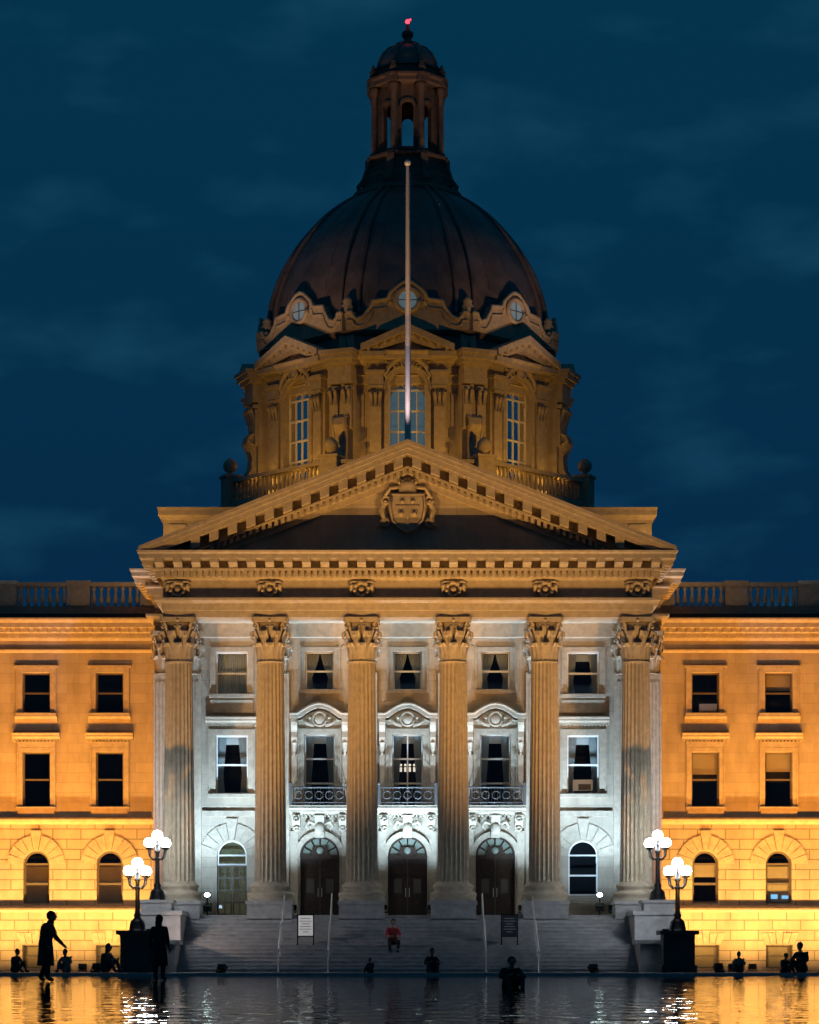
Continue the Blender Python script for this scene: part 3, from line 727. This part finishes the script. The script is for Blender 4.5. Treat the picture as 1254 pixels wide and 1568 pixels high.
ds = MB('dome_shell')
raw = [(7.45, 31.6), (7.42, 33.2), (7.25, 34.3), (6.78, 35.6), (6.25, 36.6), (5.75, 37.35), (5.1, 38.15), (4.35, 38.95), (3.5, 39.6), (2.75, 40.05), (2.2, 40.25)]
def interp(pr, n=5):
    out = []
    for i in range(len(pr)-1):
        p0 = pr[max(i-1, 0)]; p1 = pr[i]; p2 = pr[i+1]; p3 = pr[min(i+2, len(pr)-1)]
        for k in range(n):
            t = k/n
            out.append(tuple(0.5*((2*p1[j])+(-p0[j]+p2[j])*t+(2*p0[j]-5*p1[j]+4*p2[j]-p3[j])*t*t+(-p0[j]+3*p1[j]-3*p2[j]+p3[j])*t**3) for j in (0, 1)))
    out.append(pr[-1]); return out
dp = interp(raw)
lathe(ds, dp, 0, CY, 96, 'copper', True)
for k in range(8):
    for da in (-.065, .065):
        a = pi/8+k*pi/4
        pts = []
        for r, z in dp[3:]:
            aa = a+da
            pts.append((r*1.008*cos(aa), CY+r*1.008*sin(aa), z))
        ptube(ds, pts, .13, 6, 'copper')
    for q in (2, 4, 6):
        a = pi/8+k*pi/4+q*pi/32
        ptube(ds, [(r*1.001*cos(a), CY+r*1.001*sin(a), z) for r, z in dp[8:-3:2]], .016, 4, 'copper')
ds.obj(B)

ln = MB('lantern'); CT = 'trim_dark'
simple('trim_dark', (0.17, 0.12, 0.09), 0.75, noise=0.35, nscale=3, bump=0.03)
def o8(p): oct8(ln, p, CT)
o8([(2.75, 39.9), (2.8, 40.1), (2.65, 40.3), (2.35, 40.5), (2.3, 41.0), (2.15, 41.2), (2.15, 41.4), (1.95, 41.55), (1.95, 41.9), (2.1, 42.0), (2.1, 42.12), (1, 42.15)])
o8([(1.85, 45.75), (1.95, 45.82), (1.95, 46.0), (2.08, 46.1), (2.08, 46.2), (1.66, 46.25), (1.62, 46.7), (1.7, 46.75)])
lathe(ln, interp([(1.66, 46.72), (1.58, 47.15), (1.35, 47.6), (1.0, 47.95), (.6, 48.15), (.5, 48.2)]), 0, CY, 32, 'copper')
lathe(ln, [(.6, 48.15), (.62, 48.28), (.4, 48.35), (.2, 48.45), (.2, 48.6), (.3, 48.7), (.3, 48.9), (.14, 49.02), (.08, 49.2), (.07, 49.35)], 0, CY, 14, CT)
ball(ln, (0, CY, 49.48), .12, 'beacon', 10); ball(ln, (0.14, CY-.1, 49.55), .05, 'beacon', 6)
for k in range(8):
    ln.M = Matrix.Translation((0, CY, 0)) @ Matrix.Rotation(k*pi/4, 4, 'Z')
    wall(ln, -.6, .6, 42.1, 45.8, -1.45, [(-.3, .3, 42.5, 44.9, True)], .25, CT)
    arcband(ln, 0, 44.6, .3, .42, -1.55, -1.43, CT); box(ln, -.42, .42, -1.58, -1.4, 42.35, 42.5, CT)
    ln.M = Matrix.Translation((0, CY, 0)) @ Matrix.Rotation(k*pi/4+pi/8, 4, 'Z')
    lathe(ln, [(.26, 42.1), (.26, 42.3), (.18, 42.4), (.16, 45.2), (.2, 45.3), (.26, 45.6), (.28, 45.75)], 0, -1.85, 10, CT)
    box(ln, -.1, .1, -1.75, -1.4, 42.1, 45.8, CT)
    box(ln, -.3, .3, -2.17, -1.5, 45.75, 46.2, CT)
    lathe(ln, [(.1, 46.2), (.2, 46.33), (.22, 46.55), (.1, 46.7), (.13, 46.77), (.03, 46.95)], 0, -1.92, 8, CT)
    prismx(ln, [(-2.1, 41.0), (-2.75, 40.35), (-2.8, 40.6), (-2.5, 41.0), (-2.3, 41.6), (-2.3, 42.0), (-2.0, 42.05)], -.2, .2, CT)
    prismx(ln, [(-1.6, 46.2), (-1.95, 46.2), (-1.85, 46.6), (-1.7, 46.95), (-1.6, 46.95)], -.12, .12, CT)
    ptube(ln, [(0, -1.66, 46.8), (0, -1.6, 47.15), (0, -1.37, 47.62), (0, -1.02, 47.97), (0, -.6, 48.18)], .07, 5, 'copper')
ln.obj(B)

# ------------------------------------------------------------------ flagpole
fp = MB('flagpole')
lathe(fp, [(.26, 22.2), (.26, 22.45), (.15, 22.55), (.13, 22.8), (.12, 26), (.1, 30), (.07, 34.7), (.05, 34.8)], 0, 1.6, 14, 'paint_white')
ball(fp, (0, 1.6, 34.9), .14, 'paint_white', 12)
ptube(fp, [(.15, 1.5, 22.6), (.12, 1.5, 28), (.1, 1.52, 34.5)], .012, 4, 'paint_white')
fp.obj()

# ------------------------------------------------------------------ staircase
st = MB('entrance_staircase')
box(st, -10.6, 10.6, -.6, 4.45, 0, 2.35, 'granite'); box(st, -9.3, 9.3, -.63, 4.4, 2.352, 2.40, 'granite')
y = -.6; z = 2.4; STEP = {}
for k in range(1, 15):
    z = 2.4-.16*k
    t = .32 if k != 8 else 1.02
    box(st, -9.3, 9.3, y-t, 0, max(0, z-.16), z-.045, 'granite')
    box(st, -9.3, 9.3, y-t-.03, 0, z-.043, z, 'granite')
    STEP[k] = (y-t, z); y -= t
for s in (-1, 1):
    def bx(xa, xb, *r, mat='granite'):
        a, b2 = sorted((s*xa, s*xb)); box(st, a, b2, *r, mat)
    bx(9.32, 11.1, -3.9, -.4, 0, 2.35); bx(9.24, 11.2, -4.0, -.3, 2.35, 2.52)
    bx(9.32, 11.1, -6.5, -3.92, 0, 1.15); bx(9.24, 11.2, -6.6, -3.92, 1.15, 1.3)
    bx(9.72, 10.98, -3.65, -2.35, 2.52, 2.85); bx(9.62, 11.08, -3.75, -2.25, 2.85, 2.97)
    bx(10.0, 11.4, -8.25, -6.8, 0, .3, mat='granite_shaded'); bx(10.08, 11.32, -8.15, -6.9, .3, 1.5, mat='granite_shaded'); bx(9.93, 11.47, -8.3, -6.75, 1.5, 1.66, mat='granite_shaded')  # front lamp pedestals, their unlit look painted in by the darkened granite
    bx(9.9, 11.2, -.35, 4.25, 0, 2.9)
st.obj()
# ------------------------------------------------------------------ street lamps
lm = MB('lamp_mesh')
lathe(lm, [(.34, 0), (.34, .1), (.26, .16), (.28, .3), (.2, .42), (.13, .52), (.16, .62), (.1, .72), (.085, 1.6), (.11, 1.66), (.08, 1.72), (.08, 1.95), (.13, 2.0), (.09, 2.06), (.07, 2.3)], 0, 0, 16, 'iron')
for k in range(4):
    a = pi/4+k*pi/2; c, s_ = cos(a), sin(a)
    ptube(lm, [(.05*c, .05*s_, 1.75), (.25*c, .25*s_, 1.68), (.42*c, .42*s_, 1.82), (.46*c, .46*s_, 2.1)], [.04, .035, .03, .035], 6, 'iron')
    lathe(lm, [(.04, 2.08), (.13, 2.14), (.13, 2.2)], .46*c, .46*s_, 10, 'iron')
    ball(lm, (.46*c, .46*s_, 2.37), .2, 'globe', 12)
    ptube(lm, [(.12*c, .12*s_, .5), (.3*c, .3*s_, .34), (.36*c, .36*s_, .1), (.28*c, .28*s_, 0)], [.03, .05, .05, .07], 5, 'iron')
lathe(lm, [(.05, 2.3), (.13, 2.42), (.13, 2.48)], 0, 0, 10, 'iron'); ball(lm, (0, 0, 2.68), .22, 'globe', 12)
lamp_me = lm.mesh()
for i, (x, y, z) in enumerate([(-10.7, -7.52, 1.66), (10.7, -7.52, 1.66), (-10.35, -3.0, 2.97), (10.35, -3.0, 2.97)]):
    o = bpy.data.objects.new('street_lamp', lamp_me); scene.collection.objects.link(o); o.location = (x, y, z)

# handrails
for x in (-5.2, -3.2, 3.16, 5.27):
    hr = MB('handrail')
    pts = [(x, -.5, 3.3), (x, -.62, 3.3)]
    y8, z8 = STEP[7]
    pts += [(x, y8+.05, z8+.9), (x, STEP[8][0]+.1, STEP[8][1]+.92), (x, STEP[14][0]-.1, .95), (x, STEP[14][0]-.35, .92), (x, STEP[14][0]-.4, .8)]
    ptube(hr, pts, .028, 8, 'steel')
    ptube(hr, [(p[0], p[1], p[2]-.35) for p in pts[1:-1]], .018, 6, 'steel')
    for (yy, z0, z1) in ((-.62, 2.4, 3.3), (y8+.1, z8, z8+.9), (STEP[8][0]+.15, STEP[8][1], STEP[8][1]+.92), (STEP[11][0]+.1, STEP[11][1], STEP[11][1]+.9), (STEP[14][0]-.15, 0, .95)):
        ptube(hr, [(x, yy, z0), (x, yy, z1)], .025, 8, 'steel'); lathe(hr, [(.07, z0), (.07, z0+.02)], x, yy, 10, 'steel')
    hr.obj()
for x, lit in ((-4.2, True), (4.2, False)):
    sg = MB('sign_board'); yy = STEP[8][0]+.45; z0 = STEP[8][1]
    pm_ = 'poster' if lit else 'ink'
    for s in (-1, 1):
        box(sg, x+s*.33-.025, x+s*.33+.025, yy-.025, yy+.025, z0, z0+1.3, 'iron'); box(sg, x+s*.33-.04, x+s*.33+.04, yy-.25, yy+.25, z0, z0+.04, 'iron')
    box(sg, x-.3, x+.3, yy-.02, yy+.02, z0+.38, z0+1.22, pm_)
    box(sg, x-.34, x+.34, yy-.035, yy+.03, z0+1.22, z0+1.27, 'iron'); box(sg, x-.34, x+.34, yy-.035, yy+.03, z0+.33, z0+.38, 'iron')
    tm = 'ink' if lit else 'curtain'
    for k, w in enumerate((.2, .24, .16, .22, .24, .12)): box(sg, x-w, x+w, yy-.026, yy-.018, z0+1.08-k*.11, z0+1.10-k*.11, tm)
    sg.obj()

# ------------------------------------------------------------------ people
PCOL = {'skin': (.32, .2, .14), 'red': (.5, .04, .05), 'navy': (.02, .025, .05), 'black': (.015, .014, .016), 'brown': (.06, .035, .03), 'grey': (.12, .12, .13), 'tan': (.3, .22, .15), 'hair': (.02, .013, .01)}
for k_, c_ in PCOL.items(): simple('p_'+k_, c_, 0.8)
def pose(kind):
    J = {}
    if kind == 'stand':
        J.update(pelvis=(0, 0, .95), waist=(0, .0, 1.1), chest=(0, 0, 1.3), neck=(0, 0, 1.47), crown=(0, -.01, 1.56),
                 shR=(.17, 0, 1.4), elR=(.23, .03, 1.13), wrR=(.24, -.06, .89), shL=(-.17, 0, 1.4), elL=(-.23, .03, 1.13), wrL=(-.24, -.06, .89),
                 hiR=(.09, 0, .9), knR=(.1, -.03, .5), anR=(.1, .02, .09), toR=(.12, -.14, .04), hiL=(-.09, 0, .9), knL=(-.1, -.03, .5), anL=(-.1, .02, .09), toL=(-.12, -.14, .04))
    elif kind == 'walk':
        J.update(pelvis=(0, 0, .93), waist=(0, -.02, 1.08), chest=(0, -.07, 1.28), neck=(0, -.11, 1.44), crown=(0, -.15, 1.53),
                 shR=(.17, -.07, 1.38), elR=(.23, -.14, 1.11), wrR=(.24, -.32, .92), shL=(-.17, -.07, 1.38), elL=(-.22, -.05, 1.11), wrL=(-.22, -.16, .88),
                 hiR=(.09, 0, .88), knR=(.1, .0, .48), anR=(.1, .16, .1), toR=(.11, .04, .03), hiL=(-.09, 0, .88), knL=(-.1, -.1, .49), anL=(-.1, -.1, .09), toL=(-.11, -.25, .04))
    elif kind == 'step':
        J.update(pelvis=(0, 0, .13), waist=(0, -.04, .28), chest=(0, -.12, .46), neck=(0, -.18, .62), crown=(0, -.22, .71),
                 shR=(.17, -.13, .56), elR=(.26, -.22, .3), wrR=(.12, -.42, .28), shL=(-.17, -.13, .56), elL=(-.26, -.22, .3), wrL=(-.1, -.42, .3),
                 hiR=(.1, -.02, .1), knR=(.17, -.43, .14), anR=(.13, -.4, -.25), toR=(.15, -.55, -.30), hiL=(-.1, -.02, .1), knL=(-.17, -.43, .14), anL=(-.13, -.4, -.25), toL=(-.15, -.55, -.30))
    elif kind == 'sit':
        J.update(pelvis=(0, 0, .12), waist=(0, -.02, .27), chest=(0, -.08, .46), neck=(0, -.13, .62), crown=(0, -.17, .71),
                 shR=(.17, -.09, .56), elR=(.27, -.2, .36), wrR=(.15, -.4, .42), shL=(-.17, -.09, .56), elL=(-.27, -.2, .36), wrL=(-.13, -.4, .42),
                 hiR=(.1, -.03, .1), knR=(.17, -.36, .42), anR=(.14, -.5, .08), toR=(.15, -.66, .04), hiL=(-.1, -.03, .1), knL=(-.17, -.36, .42), anL=(-.14, -.5, .08), toL=(-.15, -.66, .04))
    return J
RAD = dict(pelvis=.165, waist=.15, chest=.175, neck=.065, crown=.06, sh=.085, el=.058, wr=.036, hi=.11, kn=.075, an=.052, to=.045)
def person(kind, loc, rz, shirt, pants, sc=1.0, hair='hair', longhair=False, shoes='black', coat=None, sx=1.0):
    J = pose(kind); names = list(J.keys())
    E = [('pelvis', 'waist'), ('waist', 'chest'), ('chest', 'neck'), ('neck', 'crown')]
    for s in 'RL': E += [('chest', 'sh'+s), ('sh'+s, 'el'+s), ('el'+s, 'wr'+s), ('pelvis', 'hi'+s), ('hi'+s, 'kn'+s), ('kn'+s, 'an'+s), ('an'+s, 'to'+s)]
    me = bpy.data.meshes.new('sk'); me.from_pydata([J[n] for n in names], [(names.index(a), names.index(b2)) for a, b2 in E], [])
    o = bpy.data.objects.new('person', me); scene.collection.objects.link(o)
    md = o.modifiers.new('s', 'SKIN'); md.use_smooth_shade = True
    for i, n in enumerate(names):
        r = RAD.get(n) or RAD[n[:2]]
        sv = me.skin_vertices[0].data[i]; sv.radius = (r*(1.1 if n in ('chest', 'pelvis') else 1), r*.85 if n in ('chest', 'pelvis', 'waist') else r); sv.use_root = (n == 'pelvis')
    ss = o.modifiers.new('u', 'SUBSURF'); ss.levels = 2; ss.render_levels = 2
    dg = bpy.context.evaluated_depsgraph_get(); dg.update()
    me2 = bpy.data.meshes.new_from_object(o.evaluated_get(dg))
    bpy.data.objects.remove(o)
    def seg_label(a, b2):
        if a == 'neck': return 'p_skin'
        if a[:2] == 'el': return 'p_skin' if shirt == 'p_red' else shirt
        if a[:2] in ('hi', 'kn') or b2[:2] == 'hi': return pants
        if a[:2] == 'an': return 'p_'+shoes
        return shirt
    samp = []
    for a, b2 in E:
        for t in (0.1, .3, .5, .7, .9): samp.append((Vector(J[a]).lerp(Vector(J[b2]), t), seg_label(a, b2)))
    mb = MB('person')
    vs = [tuple(v.co) for v in me2.vertices]
    groups = {}
    for p in me2.polygons:
        c = p.center; l = min(samp, key=lambda q: (q[0]-c).length_squared)[1]
        groups.setdefault(l, []).append(tuple(p.vertices))
    for l, fs in groups.items(): mb.add(vs, fs, l, True)
    bpy.data.meshes.remove(me2)
    hc = Vector(J['crown'])+Vector((0, -.01, .09))
    ball(mb, hc, .1, 'p_skin', 16, (.78, .95, 1.18)); ball(mb, hc+Vector((0, -.035, -.055)), .06, 'p_skin', 10, (.85, .9, .9))
    ball(mb, hc+Vector((0, .022, .025)), .11, 'p_'+hair, 14, (.84, .95, 1.1))
    if longhair: ball(mb, hc+Vector((0, .06, -.1)), .1, 'p_'+hair, 12, (.95, .65, 1.5))
    ptube(mb, [hc+Vector((0, -.09, .02)), hc+Vector((0, -.118, -.025)), hc+Vector((0, -.095, -.03))], [.008, .014, .008], 5, 'p_skin')
    for s in (-1, 1):
        ball(mb, hc+Vector((s*.03, -.088, .01)), .011, 'p_black', 6); ball(mb, hc+Vector((s*.08, .0, -.01)), .024, 'p_skin', 8, (.4, .8, 1.1))
    ptube(mb, [hc+Vector((-.022, -.088, -.058)), hc+Vector((0, -.094, -.06)), hc+Vector((.022, -.088, -.058))], .005, 4, 'p_red')
    for s in 'RL':
        w = Vector(J['wr'+s]); d = (w-Vector(J['el'+s])).normalized(); sd = 1 if s == 'R' else -1
        side = d.cross(Vector((0, 0, 1)) if abs(d.z) < .8 else Vector((1, 0, 0))).normalized(); nr = side.cross(d)
        ptube(mb, [w-d*.02, w+d*.04, w+d*.09], [.028, .036, .03], 8, 'p_skin')
        for q, L in ((-1.5, .06), (-.5, .075), (.5, .08), (1.5, .068)):
            b0 = w+d*.08+side*q*.017
            ptube(mb, [b0, b0+d*L*.5+nr*.006, b0+d*L*.9+nr*.03], [.010, .009, .007], 5, 'p_skin')
        b0 = w+d*.03-side*.028*sd
        ptube(mb, [b0, b0+d*.03-side*.025*sd, b0+d*.06-side*.03*sd], [.013, .011, .008], 5, 'p_skin')
    if coat:
        n = 28; prof = [(.15, 1.12), (.17, .98), (.185, .8), (.2, .6), (.21, .42), (.2, .40)]
        vs = []; fs = []
        for j, (r, z) in enumerate(prof):
            for i in range(n):
                a = 2*pi*i/n; f = 1+.06*j/5*sin(a*6)
                vs.append((r*f*cos(a)*1.0, r*f*sin(a)*.85-.015, z))
        for j in range(len(prof)-1):
            for i in range(n): fs.append((j*n+i, j*n+(i+1) % n, (j+1)*n+(i+1) % n, (j+1)*n+i))
        mb.add(vs, fs, coat, True)
    ob = mb.obj(); ob.location = loc; ob.rotation_euler = (0, 0, rz); ob.scale = (sc*sx, sc*sx, sc)
    return ob
person('walk', (-9.25, -44, -.06), radians(75), 'p_brown', 'p_black', 1.03, coat='p_brown', sx=1.15)
person('stand', (-6.72, -40, -.06), radians(160), 'p_black', 'p_black', 1.0, longhair=True, coat='p_black', sx=1.1)
person('sit', (-10.6, -19.6, .05), radians(60), 'p_brown', 'p_navy', 1.1, longhair=True)
person('sit', (-11.9, -19.6, .05), radians(-20), 'p_tan', 'p_grey', .9)
person('sit', (-13.75, -19.6, .05), radians(55), 'p_black', 'p_brown', .9)
person('sit', (2.05, -58, -.12), radians(15), 'p_black', 'p_black', .74, sx=1.25)
person('sit', (.85, -17.5, .0), radians(10), 'p_black', 'p_navy', 1.0)
person('sit', (-1.3, -17.5, .0), radians(-30), 'p_navy', 'p_black', .62)
person('step', (-.62, STEP[8][0]+.16, STEP[8][1]), radians(8), 'p_red', 'p_black', 1.15)
person('sit', (11.6, -19.6, .05), radians(-15), 'p_tan', 'p_brown', .8)
person('sit', (13.8, -19.6, .05), radians(-35), 'p_black', 'p_black', 1.15)
person('sit', (13.2, -19.2, .0), radians(35), 'p_brown', 'p_black', .8)
person('walk', (10.9, -44, -.06), radians(-70), 'p_brown', 'p_navy', 1.03, coat='p_navy')

# ------------------------------------------------------------------ ground, pool
gd = MB('plaza_ground')
for (x0, x1, y0, y1) in ((-1500, 1500, -20, 2500), (-1500, -70, -112, -20), (70, 1500, -112, -20), (-1500, 1500, -1500, -112)):
    gd.add([(x0, y0, 0), (x1, y0, 0), (x1, y1, 0), (x0, y1, 0)], [(0, 1, 2, 3)], 'paving')
gd.obj()
wt = MB('water'); wt.add([(-69.9, -111.9, -.05), (69.9, -111.9, -.05), (69.9, -20.1, -.05), (-69.9, -20.1, -.05)], [(0, 1, 2, 3)], 'water'); wt.obj()
kb = MB('pool_kerb')
box(kb, -70, 70, -20.3, -19.8, -.4, .05, 'granite'); box(kb, -70.3, -69.8, -112, -20.3, -.4, .05, 'granite'); box(kb, 69.8, 70.3, -112, -20.3, -.4, .05, 'granite'); box(kb, -70, 70, -112.2, -111.8, -.4, .05, 'granite')
kb.obj()

# ------------------------------------------------------------------ lights
fxm = MB('flood_housing')
box(fxm, -.16, .16, -.11, .11, -.2, -.04, 'iron'); box(fxm, -.18, .18, -.13, .13, -.05, -.03, 'iron')
box(fxm, -.2, -.18, -.03, .03, -.32, -.1, 'iron'); box(fxm, .18, .2, -.03, .03, -.32, -.1, 'iron'); box(fxm, -.2, .2, -.05, .05, -.34, -.31, 'iron')
fx_me = fxm.mesh()
def flood(loc, tgt, power, col, cone=120, blend=1.0, rad=.12, parent=None, fixture=True, name='floodlight'):
    d = (Vector(tgt)-Vector(loc)).normalized()
    e = empty(name, loc)
    if parent: e.parent = parent
    L = bpy.data.lights.new('lamp', 'SPOT'); L.energy = power; L.color = col; L.spot_size = radians(cone); L.spot_blend = blend; L.shadow_soft_size = rad
    o = bpy.data.objects.new('lamp', L); scene.collection.objects.link(o); o.parent = e
    o.rotation_euler = d.to_track_quat('-Z', 'Y').to_euler()
    if fixture:
        h = bpy.data.objects.new('housing', fx_me); scene.collection.objects.link(h); h.parent = e
        h.rotation_euler = d.to_track_quat('Z', 'Y').to_euler()
WARM = (1, .51, .13); ORNG = (1, .34, .02); YEL = (1, .51, .12); COOL = (.50, .74, 1.0)
for s in (-1, 1):
    flood((s*11.55, -13.5, .32), (s*6, 0, 17.5), 9800, WARM, 70, rad=.08)
    flood((s*7.0, -11.8, .30), (s*.8, 0, 18.8), 7200, WARM, 62, rad=.08)
    for x in (12.4, 15.6, 18.9, 22.3, 27):
        flood((s*x, 7.0, .3), (s*x, 10, 6), 2900, YEL, 145)
    for x in (14, 18, 23):
        flood((s*x, 1.5, .3), (s*x, 10, 13), 7500, ORNG, 80)
    flood((s*11.4, 4.6, 17.95), (s*10.0, 7.2, 20.3), 420, WARM, 150, parent=B, name='roof_floodlight', fixture=False)
flood((-10.3, -6.2, 1.62), (-5.5, -2.0, 1.6), 170, (1, .74, .62), 110, rad=.05)
flood((10.3, -6.2, 1.62), (5.5, -2.0, 1.6), 70, (.75, .85, 1), 110, rad=.05)
for i in range(6):
    x = CX[i]; xo = x-(.9 if x > 0 else -.9)
    flood((xo, 1.3, 2.85), (xo*.98, 4.5, 10.5), 4300, COOL, 84, parent=B, name='portico_uplight')
for x in (-8.6, 8.25):
    flood((x, 1.2, 2.9), (x, 4.5, 8), 1200, COOL, 120, parent=B, name='portico_uplight')
    lb = MB('uplight_lens'); ball(lb, (x, 1.0, 3.3), .1, 'lens', 10, (1.3, .5, 1)); box(lb, x-.16, x+.16, 1.03, 1.2, 3.18, 3.42, 'iron'); box(lb, x-.03, x+.03, 1.04, 1.1, 2.4, 3.2, 'iron'); box(lb, x-.15, x+.15, .9, 1.1, 2.4, 2.44, 'iron'); lb.obj(B)
DR = (1, .49, .07)
for s in (-1, 1):
    flood((s*10, 8.2, 21.4), (s*3, 18, 27.5), 2500, DR, 60, rad=.06, parent=B, name='roof_floodlight', fixture=False)
    flood((s*10.6, 9.5, 21.4), (s*4.5, 22, 40), 4800, (1, .62, .42), 34, parent=B, name='roof_floodlight', fixture=False)
for k in range(8):
    a = -pi/2+k*pi/4
    for da in (-.22, .22):
        if sin(a) < .3:
            p = Vector((8.75*cos(a+da), CY+8.75*sin(a+da), 23.9))
            flood(p, (7.6*cos(a), CY+7.6*sin(a), 29.5), 100, DR, 150, rad=.05, parent=B, name='terrace_floodlight')
    if sin(a) < .3: flood((2.45*cos(a+pi/8), CY+2.45*sin(a+pi/8), 42.3), (1.8*cos(a), CY+1.8*sin(a), 46), 5, (1, .5, .2), 150, parent=B, name='lantern_light', fixture=False)
flood((0, .9, 22.4), (0, 1.55, 36), 1400, (1, .76, .72), 44, parent=B, name='flagpole_light')

# ------------------------------------------------------------------ world
w = bpy.data.worlds.new('World'); scene.world = w; w.use_nodes = True
nt = w.node_tree; nt.nodes.clear(); N = nt.nodes.new; L = nt.links.new
out = N('ShaderNodeOutputWorld'); bg = N('ShaderNodeBackground'); bg2 = N('ShaderNodeBackground'); ad = N('ShaderNodeAddShader')
sky = N('ShaderNodeTexSky'); sky.sky_type = 'NISHITA'; sky.sun_disc = False; sky.sun_elevation = radians(-5); sky.sun_rotation = radians(200)
L(sky.outputs[0], bg.inputs[0]); bg.inputs[1].default_value = 0.05
tc = N('ShaderNodeTexCoord'); sp = N('ShaderNodeSeparateXYZ'); L(tc.outputs['Generated'], sp.inputs[0])
cr = N('ShaderNodeValToRGB'); L(sp.outputs['Z'], cr.inputs['Fac'])
e = cr.color_ramp.elements; e[0].position = 0.0; e[0].color = (.0030, .018, .052, 1); e[1].position = .42; e[1].color = (.0012, .036, .074, 1)
x = e.new(.16); x.color = (.0018, .024, .064, 1)
mp = N('ShaderNodeMapping'); mp.inputs['Scale'].default_value = (8, 8, 19); L(tc.outputs['Generated'], mp.inputs[0])
nz = N('ShaderNodeTexNoise'); nz.inputs['Scale'].default_value = 2.0; nz.inputs['Detail'].default_value = 5; nz.inputs['Roughness'].default_value = .48; L(mp.outputs[0], nz.inputs['Vector'])
mr = N('ShaderNodeMapRange'); mr.inputs['From Min'].default_value = .52; mr.inputs['From Max'].default_value = .78; mr.inputs['To Max'].default_value = .65; L(nz.outputs['Fac'], mr.inputs['Value'])
mix = N('ShaderNodeMix'); mix.data_type = 'RGBA'; L(mr.outputs[0], mix.inputs[0]); L(cr.outputs[0], mix.inputs[6]); mix.inputs[7].default_value = (.009, .062, .120, 1)
L(mix.outputs[2], bg2.inputs[0]); bg2.inputs[1].default_value = 1.0
L(bg.outputs[0], ad.inputs[0]); L(bg2.outputs[0], ad.inputs[1]); L(ad.outputs[0], out.inputs[0])
scene.view_settings.view_transform = 'Standard'; scene.view_settings.look = 'None'; scene.view_settings.exposure = 0

# ------------------------------------------------------------------ camera
cd = bpy.data.cameras.new('camera'); co = bpy.data.objects.new('camera', cd); scene.collection.objects.link(co); scene.camera = co
co.location = (0, -110, .5); co.rotation_euler = (radians(90), 0, 0)
cd.sensor_fit = 'VERTICAL'; cd.sensor_height = 36; cd.sensor_width = 28.8; cd.lens = 3960/1568*36
cd.shift_y = (1470-784)/1568; cd.shift_x = 3/1568
cd.clip_end = 5000; cd.clip_start = .5
